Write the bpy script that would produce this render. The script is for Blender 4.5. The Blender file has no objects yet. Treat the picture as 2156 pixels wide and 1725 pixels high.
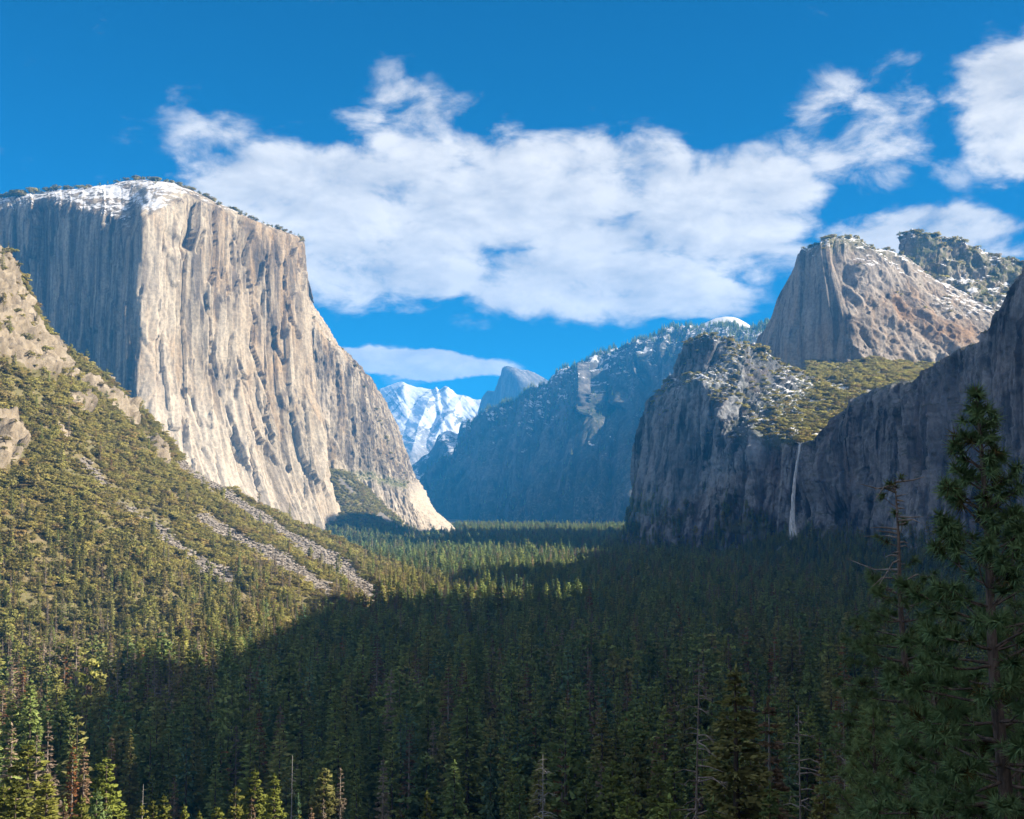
import bpy, math, random
import numpy as np

# ------------------------------------------------------------------ camera
F_PX, CX, CY, HOR = 2607.0, 1078.0, 862.5, 1048.0      # photo measured on a 2156 x 1725 grid
PITCH = math.atan((HOR - CY) / F_PX)
CAM = np.array([0.0, 0.0, 150.0])
scene = bpy.context.scene
cam_data = bpy.data.cameras.new('camera')
cam_data.sensor_width = 36.0
cam_data.lens = 36.0 * F_PX / 2156.0
cam_data.clip_start = 0.5
cam_data.clip_end = 80000.0
cam = bpy.data.objects.new('camera', cam_data)
scene.collection.objects.link(cam)
cam.location = CAM.tolist()
cam.rotation_euler = (math.pi / 2 + PITCH, 0, 0)
scene.camera = cam

# ------------------------------------------------------------------ light
SUN_AZ, SUN_EL = math.radians(97.0), math.radians(29.0)   # azimuth clockwise from +Y (the view direction)
SUN = np.array([math.sin(SUN_AZ) * math.cos(SUN_EL), math.cos(SUN_AZ) * math.cos(SUN_EL), math.sin(SUN_EL)])
sun_data = bpy.data.lights.new('sun', 'SUN')
sun_data.energy = 4.6
sun_data.angle = math.radians(0.53)
sun_data.color = (1.0, 0.89, 0.72)
sun = bpy.data.objects.new('sun', sun_data)
scene.collection.objects.link(sun)
from mathutils import Vector
sun.rotation_euler = Vector(SUN.tolist()).to_track_quat('Z', 'Y').to_euler()
sun.location = (800, -400, 1500)

vs = scene.view_settings
vs.view_transform = 'Standard'; vs.look = 'None'; vs.gamma = 1.0; vs.exposure = 1.55
vs.use_curve_mapping = False
scene.render.engine = 'CYCLES'
cy = scene.cycles
cy.use_denoising = True
cy.max_bounces = 5; cy.diffuse_bounces = 2; cy.glossy_bounces = 1; cy.transmission_bounces = 2
cy.volume_bounces = 1; cy.transparent_max_bounces = 8
cy.use_adaptive_sampling = True
cy.sample_clamp_indirect = 4.0

class NT:
    """small helper round a node tree"""
    def __init__(s, tree):
        s.t = tree; s.n = tree.nodes; s.l = tree.links
    def node(s, typ, **kw):
        n = s.n.new(typ)
        for k, v in kw.items():
            setattr(n, k, v)
        return n
    def put(s, sock, val):
        if hasattr(val, 'is_output') or isinstance(val, bpy.types.NodeSocket):
            s.l.new(val, sock)
        elif val is not None:
            sock.default_value = val
    def math(s, op, a, b=None, c=None, clamp=False):
        n = s.node('ShaderNodeMath', operation=op, use_clamp=clamp)
        for i, v in enumerate((a, b, c)):
            if v is not None: s.put(n.inputs[i], v)
        return n.outputs[0]
    def vmath(s, op, a, b=None):
        n = s.node('ShaderNodeVectorMath', operation=op)
        s.put(n.inputs[0], a)
        if b is not None: s.put(n.inputs[3] if op == 'SCALE' else n.inputs[1], b)
        return n.outputs['Value'] if op in ('DOT_PRODUCT', 'LENGTH') else n.outputs['Vector']
    def rng(s, x, a, b, c=0.0, d=1.0, smooth=True):
        n = s.node('ShaderNodeMapRange', interpolation_type='SMOOTHSTEP' if smooth else 'LINEAR')
        s.put(n.inputs[0], x)
        for i, v in enumerate((a, b, c, d)): s.put(n.inputs[i + 1], v)
        return n.outputs[0]
    def mix(s, f, a, b, mode='MIX'):
        n = s.node('ShaderNodeMix', data_type='RGBA', blend_type=mode)
        s.put(n.inputs[0], f)
        s.put(n.inputs[6], (*a, 1) if isinstance(a, tuple) and len(a) == 3 else a)
        s.put(n.inputs[7], (*b, 1) if isinstance(b, tuple) and len(b) == 3 else b)
        return n.outputs[2]
    def noise(s, vec, scale=1.0, detail=4.0, rough=0.55, dist=0.0):
        n = s.node('ShaderNodeTexNoise')
        s.put(n.inputs['Vector'], vec)
        n.inputs['Scale'].default_value = scale
        n.inputs['Detail'].default_value = detail
        n.inputs['Roughness'].default_value = rough
        n.inputs['Distortion'].default_value = dist
        return n.outputs['Fac']
    def scalev(s, vec, v3):
        return s.vmath('MULTIPLY', vec, tuple(v3))

# ------------------------------------------------------------------ sky with clouds
world = bpy.data.worlds.new('World')
scene.world = world
world.use_nodes = True
w = NT(world.node_tree)
w.n.clear()
sky = w.node('ShaderNodeTexSky', sky_type='NISHITA')
sky.sun_disc = False
sky.sun_elevation = SUN_EL
sky.sun_rotation = SUN_AZ
sky.altitude = 1300
sky.air_density = 1.0
sky.dust_density = 0.3
sky.ozone_density = 3.0
tc = w.node('ShaderNodeTexCoord').outputs['Generated']
sx = w.node('ShaderNodeSeparateXYZ'); w.put(sx.inputs[0], tc)
az = w.math('MULTIPLY', w.math('ARCTAN2', sx.outputs[0], sx.outputs[1]), 180 / math.pi)
el = w.math('MULTIPLY', w.math('ARCSINE', sx.outputs[2]), 180 / math.pi)
cb = w.node('ShaderNodeCombineXYZ'); w.put(cb.inputs[0], az); w.put(cb.inputs[1], el)
pv = w.vmath('MULTIPLY', cb.outputs[0], (0.82, 1.5, 1.0))      # degrees, a little flattened
# wobble the bank outlines
wob = w.node('ShaderNodeTexNoise'); w.put(wob.inputs['Vector'], pv); wob.inputs['Scale'].default_value = 0.16
wob.inputs['Detail'].default_value = 5; wob.inputs['Roughness'].default_value = 0.6
wv = w.vmath('MULTIPLY', w.vmath('SUBTRACT', wob.outputs['Color'], (0.5, 0.5, 0.5)), (5.0, 3.0, 0))
ae = w.vmath('ADD', cb.outputs[0], wv)
def q2ang(x, y):
    d = (x - CX) / F_PX, (CY - y) / F_PX
    v = (d[0], math.cos(PITCH) - d[1] * math.sin(PITCH), math.sin(PITCH) + d[1] * math.cos(PITCH))
    L = math.sqrt(sum(c * c for c in v))
    return math.degrees(math.atan2(v[0], v[1])), math.degrees(math.asin(v[2] / L))
BANKS = [  # photo x, y, half width, half height, strength
    (640, 400, 290, 130, 1.0), (980, 420, 330, 150, 1.0), (1290, 430, 300, 150, 1.0), (1560, 440, 200, 150, 0.95),
    (860, 560, 300, 110, 0.9), (1200, 590, 380, 100, 1.0), (1450, 600, 170, 70, 0.85), (840, 250, 160, 90, 0.62),
    (470, 310, 130, 110, 0.62), (230, 250, 110, 60, 0.32), (395, 205, 60, 50, 0.3), (1790, 280, 150, 150, 0.62),
    (1880, 190, 80, 90, 0.52), (2150, 230, 170, 150, 0.95), (1990, 350, 110, 45, 0.4), (1950, 490, 230, 70, 0.8), (2140, 510, 120, 60, 0.7),
    (880, 768, 240, 34, 1.25), (760, 755, 130, 28, 1.1), (180, 360, 140, 40, 0.25), (790, 155, 60, 40, 0.36), (1190, 250, 100, 30, 0.30),
    (845, 800, 90, 20, 0.35), (1420, 640, 190, 34, 0.8), (2900, 500, 500, 250, 0.8), (-900, 500, 500, 200, 0.7), (3300, 100, 400, 200, 0.6)]
mask = None
for bx_, by_, hw, hh, st in BANKS:
    a0, e0 = q2ang(bx_, by_)
    sxw, sxh = hw * 0.022, hh * 0.022
    dv = w.vmath('MULTIPLY', w.vmath('SUBTRACT', ae, (a0, e0, 0)), (1 / sxw, 1 / sxh, 0))
    ln = w.vmath('LENGTH', dv)
    m = w.rng(ln, 0.45, 1.35, st, 0.0)
    mask = m if mask is None else w.math('MAXIMUM', mask, m)
# unseen cloud all round and overhead, cover raised to brighten the shade
gen = w.noise(w.vmath('MULTIPLY', tc, (3.0, 3.0, 5.0)), 1.0, 3.0)
away = w.math('MAXIMUM', w.rng(w.math('ABSOLUTE', az), 30, 45), w.rng(el, 27, 40))
mask = w.math('MAXIMUM', mask, w.math('MULTIPLY', away, w.rng(gen, 0.34, 0.58, 0.1, 0.95)))
def puff(vec):
    a = w.noise(vec, 0.34, 10.0, 0.59, 0.3)
    return a
n0 = puff(pv)
n1 = puff(w.vmath('ADD', pv, (1.1, 1.0, 0.0)))                   # towards the sun: self shading
dens = w.math('ADD', w.math('MULTIPLY', w.math('SUBTRACT', mask, 0.45), 0.85), w.math('MULTIPLY', w.math('SUBTRACT', n0, 0.5), 1.85))
alpha = w.math('MULTIPLY', w.rng(dens, -0.14, 0.36), w.rng(mask, 0.05, 0.75, 0.25, 1.0))
thick = w.rng(dens, 0.02, 0.42)
lit = w.math('ADD', 0.5, w.math('MULTIPLY', w.math('SUBTRACT', n0, n1), 3.2), clamp=True)
soft = w.noise(w.vmath('MULTIPLY', pv, (1, 1.3, 1)), 0.16, 4.0)
shade = w.math('ADD', w.math('MULTIPLY', lit, 0.55), w.math('MULTIPLY', w.rng(soft, 0.3, 0.7), 0.45))
ccol = w.mix(shade, (1.72, 1.75, 1.86), (3.35, 3.16, 2.93))
tint = w.mix(1.0, sky.outputs[0], (0.01, 0.165, 0.27), 'MULTIPLY')
hz = w.rng(el, 0.0, 16.0, 0.7, 0.0)
skc = tint
out = w.mix(alpha, skc, ccol)
bg = w.node('ShaderNodeBackground'); w.put(bg.inputs[0], out); bg.inputs[1].default_value = 0.125
wo = w.node('ShaderNodeOutputWorld'); w.l.new(bg.outputs[0], wo.inputs[0])
world.cycles.sampling_method = 'MANUAL'; world.cycles.sample_map_resolution = 512

# ------------------------------------------------------------------ numpy noise
_rs = np.random.RandomState(7)
_PERM = np.concatenate([_rs.permutation(512), _rs.permutation(512)]).astype(np.int32)
_VAL = _rs.uniform(-1, 1, 512).astype(np.float32)
def _fade(t): return t * t * t * (t * (t * 6 - 15) + 10)
def vn2(x, y, seed=0):
    x = np.asarray(x, np.float32) + seed * 17.31; y = np.asarray(y, np.float32) - seed * 9.7
    ix = np.floor(x).astype(np.int32); iy = np.floor(y).astype(np.int32)
    fx = _fade(x - ix); fy = _fade(y - iy)
    def h(a, b): return _VAL[_PERM[(_PERM[a & 511] + b) & 511]]
    a = h(ix, iy); b = h(ix + 1, iy); c = h(ix, iy + 1); d = h(ix + 1, iy + 1)
    return (a + (b - a) * fx) * (1 - fy) + (c + (d - c) * fx) * fy
def vn3(x, y, z, seed=0):
    x = np.asarray(x, np.float32) + seed * 17.31; y = np.asarray(y, np.float32) - seed * 9.7; z = np.asarray(z, np.float32) + seed * 3.3
    ix = np.floor(x).astype(np.int32); iy = np.floor(y).astype(np.int32); iz = np.floor(z).astype(np.int32)
    fx = _fade(x - ix); fy = _fade(y - iy); fz = _fade(z - iz)
    def h(a, b, c): return _VAL[_PERM[(_PERM[(_PERM[a & 511] + b) & 511] + c) & 511]]
    def sl(k):
        a = h(ix, iy, k); b = h(ix + 1, iy, k); c = h(ix, iy + 1, k); d = h(ix + 1, iy + 1, k)
        return (a + (b - a) * fx) * (1 - fy) + (c + (d - c) * fx) * fy
    s0 = sl(iz); s1 = sl(iz + 1)
    return s0 + (s1 - s0) * fz
def fbm2(x, y, o=4, seed=0, g=0.5):
    t = 0; a = 1.0; n = 0
    for i in range(o):
        t = t + a * vn2(x * 2.03 ** i, y * 2.03 ** i, seed + i); n += a; a *= g
    return t / n
def fbm3(P, sc, o=4, seed=0, g=0.5):
    t = 0; a = 1.0; n = 0
    for i in range(o):
        k = sc * 2.03 ** i
        t = t + a * vn3(P[..., 0] * k, P[..., 1] * k, P[..., 2] * k, seed + i); n += a; a *= g
    return t / n
def ridge(n): return 1.0 - np.abs(n) * 2.0
def sstep(a, b, x):
    t = np.clip((x - a) / (b - a), 0, 1); return t * t * (3 - 2 * t)

# ------------------------------------------------------------------ projection helpers
SP, CP = math.sin(PITCH), math.cos(PITCH)
def q(x, y, Y):
    """photo position (2156 grid) at forward distance Y -> world point"""
    a = (x - CX) / F_PX; b = (CY - y) / F_PX
    dy = CP - b * SP; dz = SP + b * CP
    k = Y / dy
    return (a * k, float(Y), 150.0 + dz * k)
def qz(x, y, z):
    """photo position on the horizontal plane z"""
    a = (x - CX) / F_PX; b = (CY - y) / F_PX
    dy = CP - b * SP; dz = SP + b * CP
    k = (z - 150.0) / dz
    return (a * k, dy * k, float(z))
def proj(P):
    P = np.asarray(P, np.float64)
    x = P[..., 0]; y = P[..., 1]; z = P[..., 2] - 150.0
    f = y * CP + z * SP; u = -y * SP + z * CP
    f = np.where(np.abs(f) < 1e-3, 1e-3, f)
    return CX + F_PX * x / f, CY - F_PX * u / f, f

# ------------------------------------------------------------------ mesh helpers
COL = scene.collection
def link(o): COL.objects.link(o); return o
def mesh_np(name, V, faces, mats=(), smooth=True, attrs=None):
    me = bpy.data.meshes.new(name)
    V = np.asarray(V, np.float32).reshape(-1, 3)
    faces = np.asarray(faces, np.int32)
    n, k = faces.shape
    me.vertices.add(len(V)); me.vertices.foreach_set('co', V.ravel())
    me.loops.add(n * k); me.loops.foreach_set('vertex_index', faces.ravel())
    me.polygons.add(n); me.polygons.foreach_set('loop_start', np.arange(0, n * k, k, dtype=np.int32))
    if smooth: me.polygons.foreach_set('use_smooth', np.ones(n, bool))
    for key, val in (attrs or {}).items():
        at = me.attributes.new(key, 'FLOAT', 'POINT'); at.data.foreach_set('value', np.asarray(val, np.float32).ravel())
    me.update(calc_edges=True)
    for m in mats: me.materials.append(m)
    return me
def obj(name, me, parent=None, **props):
    o = bpy.data.objects.new(name, me); link(o)
    if parent is not None: o.parent = parent
    for k, v in props.items(): o[k] = v
    return o
def grid_faces(nv, nu):
    i = np.arange((nv - 1) * (nu - 1)); r = i // (nu - 1); c = i % (nu - 1); a = r * nu + c
    return np.stack([a, a + 1, a + nu + 1, a + nu], 1)
def _herm(A, n, axis):
    """smooth resampling of control points A along axis to n samples, spaced by mean chord"""
    A = np.moveaxis(np.asarray(A, np.float64), axis, 0)
    ch = np.linalg.norm(np.diff(A, axis=0), axis=-1).reshape(A.shape[0] - 1, -1).mean(1) + 1e-6
    t = np.concatenate([[0], np.cumsum(ch)])
    m = np.zeros_like(A)
    sl = np.diff(A, axis=0) / ch.reshape(-1, *([1] * (A.ndim - 1)))
    if len(t) > 2:
        w0 = ch[1:].reshape(-1, *([1] * (A.ndim - 1))); w1 = ch[:-1].reshape(-1, *([1] * (A.ndim - 1)))
        m[1:-1] = (sl[:-1] * w0 + sl[1:] * w1) / (w0 + w1)
    m[0] = sl[0]; m[-1] = sl[-1]
    m *= 0.85
    x = np.linspace(0, t[-1], n)
    k = np.clip(np.searchsorted(t, x, side='right') - 1, 0, len(t) - 2)
    h = ch[k]; u = (x - t[k]) / h
    sh = (-1,) + (1,) * (A.ndim - 1)
    u = u.reshape(sh); h = h.reshape(sh)
    R = (2 * u**3 - 3 * u**2 + 1) * A[k] + (u**3 - 2 * u**2 + u) * h * m[k] + (-2 * u**3 + 3 * u**2) * A[k + 1] + (u**3 - u**2) * h * m[k + 1]
    return np.moveaxis(R, 0, axis)
def normals(V):
    du = np.gradient(V, axis=1); dv = np.gradient(V, axis=0)
    n = np.cross(du, dv); n /= (np.linalg.norm(n, axis=-1, keepdims=True) + 1e-9)
    return n
def loft(rows, nv, nu):
    """rows of control points (bottom row first, left to right) -> dense grid nv x nu x 3"""
    A = np.array(rows, np.float64)
    A = _herm(A, nu, 1)
    return _herm(A, nv, 0)
def arc(V):
    d = np.linalg.norm(np.diff(V[..., :2], axis=1), axis=-1)
    d = np.minimum(d, np.median(d) * 4)
    s = np.concatenate([[0], np.cumsum(np.median(d, axis=0))])
    return np.broadcast_to(s[None, :], V.shape[:2])
def push(V, d, N=None):
    if N is None: N = normals(V)
    return V + N * d[..., None]
def _h2(i, j, seed): return _VAL[_PERM[(_PERM[(i + seed * 131) & 511] + (j & 511)) & 511]]
def panels(s, z, w, hz, seed, tilt=0.6):
    """irregular flat panels and flakes with sharp sides and arched tops, -1..1"""
    s2 = s / w + 0.55 * vn2(s / (2.3 * w), z / (6 * hz), seed) + 0.22 * vn2(s / (w * .9), z / (1.2 * hz), seed + 2)
    i = np.floor(s2).astype(np.int32); f = s2 - i
    j = np.floor(z / hz + 0.8 * _h2(i, i * 0 + 7, seed + 1) - 0.9 * (f - .5) ** 2 + 0.12 * vn2(s / (w * .5), z / hz, seed + 4)).astype(np.int32)
    return _h2(i, j, seed + 5) + tilt * (f - .5) * (_h2(i, j, seed + 6) + 0.4)
def blocks(P, size, seed, tall=1.0):
    """jointed blocks with sharp edges, -1..1"""
    x = P[..., 0] * .83 + P[..., 1] * .56; y = -P[..., 0] * .56 + P[..., 1] * .83; z = P[..., 2] + .35 * x
    wx = .35 * size * vn3(P[..., 0] / (size * 2), P[..., 1] / (size * 2), P[..., 2] / (size * 2), seed + 1)
    i = np.floor((x + wx) / size).astype(np.int32); j = np.floor((y - wx) / size).astype(np.int32); k = np.floor((z + wx + size * .7 * _h2(i, j, seed)) / (size * tall)).astype(np.int32)
    f = (x + wx) / size - i
    return _h2(i * 7 + j, k, seed + 3) + .5 * (f - .5) * _h2(j, k + i, seed + 4)
def fluting(V, amp=1.0, seed=0, w=(110, 42, 17), lean=0.0):
    """ribs, corners, flakes and cracks of a granite wall (metres)"""
    s = arc(V); z = V[..., 2] + 12 * vn2(arc(V) / 60, V[..., 2] / 300, seed + 50)
    s = s + lean * z + 5 * vn2(s / 60, z / 130, seed + 51)
    a = fbm2(s / (w[0] * 1.3), z / 1100, 2, seed)
    p1 = panels(s, z, w[0] * .85, 520, seed + 3, 1.0); p2 = panels(s, z, w[1] * 1.0, 250, seed + 5, 1.1); p3 = panels(s, z, w[2] * 1.0, 90, seed + 8, 1.0)
    d = 13 * a + 14 * p1 + 8.5 * p2 + 2.6 * p3 + 0.7 * vn2(s / 6.0, z / 20, seed + 9)
    d -= 9 * sstep(0.88, 0.97, ridge(vn2(s / 48, z / 520, seed + 11) * 0.9)) * sstep(-.1, .3, vn2(s / 150, z / 240, seed + 12))
    d -= 2.5 * sstep(0.90, 0.99, ridge(vn2(s / 15, z / 220, seed + 13) * 0.9))
    TONE[0] = np.clip(.5 + .35 * panels(s, z, w[0] * .85, 520, seed + 3, 0) + .3 * panels(s, z, w[1], 250, seed + 5, 0) + .2 * p3, 0, 1)
    return amp * d
TONE = [None]
# ------------------------------------------------------------------ materials
def new_mat(name):
    m = bpy.data.materials.new(name); m.use_nodes = True
    t = NT(m.node_tree); t.n.clear()
    o = t.node('ShaderNodeOutputMaterial')
    b = t.node('ShaderNodeBsdfPrincipled'); t.l.new(b.outputs[0], o.inputs[0])
    b.inputs['Specular IOR Level'].default_value = 0.25
    b.inputs['Roughness'].default_value = 0.85
    return m, t, b
def attr(t, name):
    n = t.node('ShaderNodeAttribute', attribute_name=name); return n.outputs['Fac']
def rock_mat(name, dark, mid, light, warm=(0.42, 0.28, 0.15), warm_amt=0.5, stain=0.6, snow=1.0, veg=(0.13, 0.135, 0.05), bump=1.0, sc=1.0, lean=0.0):
    """granite: vertical streaks, warm and grey patches, dark water stains; attributes snow / veg / pale place the rest"""
    m, t, b = new_mat(name)
    g = t.node('ShaderNodeNewGeometry'); P = g.outputs['Position']
    if lean:
        sp = t.node('ShaderNodeSeparateXYZ'); t.put(sp.inputs[0], P)
        cbn = t.node('ShaderNodeCombineXYZ')
        t.put(cbn.inputs[0], t.math('ADD', sp.outputs[0], t.math('MULTIPLY', sp.outputs[2], lean)))
        t.put(cbn.inputs[1], sp.outputs[1]); t.put(cbn.inputs[2], sp.outputs[2])
        Pl = cbn.outputs[0]
    else: Pl = P
    streak = t.noise(t.scalev(Pl, (0.040 / sc, 0.040 / sc, 0.0022 / sc)), 1.0, 7.0, 0.66, 0.0)
    streak2 = t.noise(t.scalev(Pl, (0.018 / sc, 0.018 / sc, 0.0022 / sc)), 1.0, 6.0, 0.65, 0.15)
    patch = t.noise(t.scalev(P, (0.0055 / sc, 0.0055 / sc, 0.004 / sc)), 1.0, 5.0, 0.6, 0.8)
    fine = t.noise(P, 0.11 / sc, 8.0, 0.72)
    tone = attr(t, 'tone')
    col = t.mix(t.rng(t.math('ADD', t.math('MULTIPLY', t.rng(streak, 0.36, 0.64), .5), t.math('MULTIPLY', tone, .5)), .22, .78), mid, light)
    col = t.mix(t.math('MULTIPLY', t.rng(patch, 0.45, 0.66), 0.75), col, mid)
    col = t.mix(t.math('MULTIPLY', t.rng(streak2, 0.47, 0.66), warm_amt), col, warm)
    wa = t.math('MULTIPLY', attr(t, 'warm'), t.rng(streak2, 0.30, 0.60))
    col = t.mix(wa, col, warm)
    st = t.math('MULTIPLY', t.rng(streak, 0.49, 0.42), t.rng(patch, 0.40, 0.58))
    col = t.mix(t.math('MULTIPLY', st, stain), col, dark)
    pl = t.math('MULTIPLY', attr(t, 'pale'), t.rng(fine, 0.2, 0.6, 0.6, 1.0))
    col = t.mix(pl, col, (min(light[0] * 1.25, .72), min(light[1] * 1.25, .68), min(light[2] * 1.3, .6)))
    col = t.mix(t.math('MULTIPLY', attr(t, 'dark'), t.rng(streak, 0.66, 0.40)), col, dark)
    col = t.mix(t.rng(fine, 0.42, 0.60, 0.0, 0.6), col, t.mix(1.0, col, (0.50, 0.49, 0.48), 'MULTIPLY'))
    vf = t.math('MULTIPLY', attr(t, 'veg'), t.rng(fine, 0.36, 0.55))
    vcol = t.mix(t.noise(P, 0.05 / sc, 3.0), (veg[0] * .6, veg[1] * .65, veg[2] * .6), veg)
    col = t.mix(vf, col, vcol)
    if snow > 0:
        nz = t.node('ShaderNodeSeparateXYZ'); t.put(nz.inputs[0], g.outputs['Normal'])
        sn = t.noise(P, 0.035 / sc, 6.0, 0.65)
        sn2 = t.noise(t.scalev(P, (0.06 / sc, 0.06 / sc, 0.16 / sc)), 1.0, 5.0, 0.7)
        sv = t.math('ADD', t.math('ADD', nz.outputs[2], t.math('MULTIPLY', t.math('SUBTRACT', sn, 0.5), 1.1)), t.math('MULTIPLY', t.math('SUBTRACT', sn2, 0.5), 1.2))
        # attribute snow 0..1 lowers the slope a ledge needs to hold snow
        thr = t.math('SUBTRACT', 1.25, t.math('MULTIPLY', attr(t, 'snow'), 1.15))
        sf = t.math('MULTIPLY', t.rng(t.math('SUBTRACT', sv, thr), 0.0, 0.16), t.rng(attr(t, 'snow'), 0.0, 0.12))
        col = t.mix(t.math('MULTIPLY', sf, 0.95 * snow), col, (0.66, 0.66, 0.68))
    t.put(b.inputs['Base Color'], col)
    bp = t.node('ShaderNodeBump'); bp.inputs['Strength'].default_value = 0.55 * bump; bp.inputs['Distance'].default_value = 7.0 * sc
    hgt = t.math('ADD', t.math('MULTIPLY', streak, 0.35), t.math('MULTIPLY', fine, 0.75))
    t.put(bp.inputs['Height'], hgt)
    t.l.new(bp.outputs[0], b.inputs['Normal'])
    return m
M_CAP = rock_mat('granite_warm', (0.09, 0.072, 0.058), (0.255, 0.21, 0.152), (0.415, 0.355, 0.272), (0.325, 0.212, 0.104), 0.55, 0.75)
M_GREY = rock_mat('granite_grey', (0.07, 0.062, 0.06), (0.21, 0.178, 0.15), (0.335, 0.292, 0.25), (0.31, 0.19, 0.105), 0.35, 0.7)
M_SHADE = rock_mat('granite_shaded', (0.020, 0.023, 0.030), (0.070, 0.076, 0.088), (0.265, 0.275, 0.290), (0.17, 0.12, 0.105), 0.3, 1.0, bump=1.3, veg=(.07, .08, .035))  # shade put into the granite colour: darker, bluer copy for the shaded cliffs
M_FAR = rock_mat('granite_far', (0.025, 0.025, 0.025), (0.06, 0.057, 0.055), (0.17, 0.16, 0.155), (0.15, 0.12, 0.09), 0.25, 0.6, sc=2.0, bump=1.2, veg=(.04, .05, .025))
M_PEAK = rock_mat('granite_snowfield', (0.10, 0.10, 0.11), (0.28, 0.27, 0.26), (0.42, 0.41, 0.40), (0.30, 0.28, 0.25), 0.2, 0.5, sc=4.0)
M_DOME = rock_mat('granite_dome', (0.05, 0.05, 0.055), (0.12, 0.118, 0.118), (0.21, 0.205, 0.20), (0.36, 0.32, 0.28), 0.3, 0.5, sc=2.5)

def ground_mat(name, c1, c2, c3, sc=0.05):
    m, t, b = new_mat(name)
    P = t.node('ShaderNodeNewGeometry').outputs['Position']
    n1 = t.noise(P, sc, 6.0, 0.65); n2 = t.noise(P, sc * 9, 4.0, 0.65)
    col = t.mix(t.rng(n1, 0.35, 0.65), c1, c2)
    col = t.mix(t.rng(n2, 0.52, 0.68), col, c3)
    t.put(b.inputs['Base Color'], col)
    bp = t.node('ShaderNodeBump'); bp.inputs['Strength'].default_value = 0.5; bp.inputs['Distance'].default_value = 1.5
    t.put(bp.inputs['Height'], n2); t.l.new(bp.outputs[0], b.inputs['Normal'])
    return m
M_FLOOR = ground_mat('forest_floor', (0.085, 0.078, 0.042), (0.12, 0.10, 0.06), (0.06, 0.062, 0.03))
def slope_mat():
    """hillside: brown-olive brush and soil, grey rubble where the attribute talus is set, granite where rock is set"""
    m, t, b = new_mat('hillside_brush')
    g = t.node('ShaderNodeNewGeometry'); P = g.outputs['Position']
    n1 = t.noise(P, 0.012, 6.0, 0.65); n2 = t.noise(P, 0.12, 6.0, 0.7); n3 = t.noise(P, 0.5, 3.0, 0.7)
    col = t.mix(t.rng(n1, 0.35, 0.65), (0.155, 0.125, 0.060), (0.130, 0.122, 0.052))
    col = t.mix(t.rng(n2, 0.5, 0.66), col, (0.21, 0.165, 0.10))
    rk = t.mix(t.rng(t.noise(t.scalev(P, (0.06, 0.06, 0.02)), 1.0, 6.0, 0.65), 0.35, 0.65), (0.11, 0.09, 0.07), (0.32, 0.27, 0.205))
    rk = t.mix(t.rng(n2, 0.40, 0.6, 0.0, 0.5), rk, (0.24, 0.19, 0.13))
    tal = t.mix(t.rng(n2, 0.3, 0.7), (0.11, 0.095, 0.082), (0.23, 0.20, 0.175))
    tal = t.mix(t.rng(n3, 0.5, 0.62), tal, (0.07, 0.064, 0.058))
    col = t.mix(t.rng(t.math('ADD', attr(t, 'rock'), t.math('MULTIPLY', t.math('SUBTRACT', n2, 0.5), 0.9)), 0.35, 0.6), col, rk)
    col = t.mix(t.rng(t.math('ADD', attr(t, 'talus'), t.math('MULTIPLY', t.math('SUBTRACT', n2, 0.5), 0.8)), 0.35, 0.6), col, tal)
    t.put(b.inputs['Base Color'], col)
    bp = t.node('ShaderNodeBump'); bp.inputs['Strength'].default_value = 0.7; bp.inputs['Distance'].default_value = 3.0
    t.put(bp.inputs['Height'], t.math('ADD', n2, t.math('MULTIPLY', n3, 0.3))); t.l.new(bp.outputs[0], b.inputs['Normal'])
    return m
M_SLOPE = slope_mat()
# ------------------------------------------------------------------ terrain
PATCH = {}
SMOOTH = ('snowy_peak', 'split_dome', 'bald_dome', 'dark_spur', 'south_ridge')
def in_poly(px, py, poly):
    """soft-free point in polygon test on photo coordinates"""
    inside = np.zeros(px.shape, bool)
    n = len(poly); j = n - 1
    for i in range(n):
        xi, yi = poly[i]; xj, yj = poly[j]
        c = ((yi > py) != (yj > py)) & (px < (xj - xi) * (py - yi) / (yj - yi + 1e-9) + xi)
        inside ^= c; j = i
    return inside
def near_line(px, py, pts, wdt):
    """1 on a polyline (photo coordinates), 0 beyond wdt"""
    best = np.full(px.shape, 1e9)
    for (x0, y0), (x1, y1) in zip(pts[:-1], pts[1:]):
        L2 = (x1 - x0) ** 2 + (y1 - y0) ** 2
        u = np.clip(((px - x0) * (x1 - x0) + (py - y0) * (y1 - y0)) / L2, 0, 1)
        best = np.minimum(best, np.hypot(px - x0 - u * (x1 - x0), py - y0 - u * (y1 - y0)))
    return 1 - np.clip(best / wdt, 0, 1)
def terrain(name, V, mat, label, **attrs):
    base = {k: np.zeros(V.shape[:2]) for k in ('snow', 'veg', 'pale', 'dark', 'warm')}
    base['tone'] = np.full(V.shape[:2], .5)
    if TONE[0] is not None and TONE[0].shape == V.shape[:2]: base['tone'] = TONE[0]
    TONE[0] = None
    base.update(attrs)
    me = mesh_np(name, V, grid_faces(*V.shape[:2]), [mat], name in SMOOTH, base)
    o = obj(name, me, None, kind='structure', label=label)
    PATCH[name] = (V, normals(V), base)
    return o
def lerp(a, b, t): return tuple(a[i] + (b[i] - a[i]) * t for i in range(3))
def add(p, dx=0, dy=0, dz=0): return (p[0] + dx, p[1] + dy, p[2] + dz)

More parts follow.
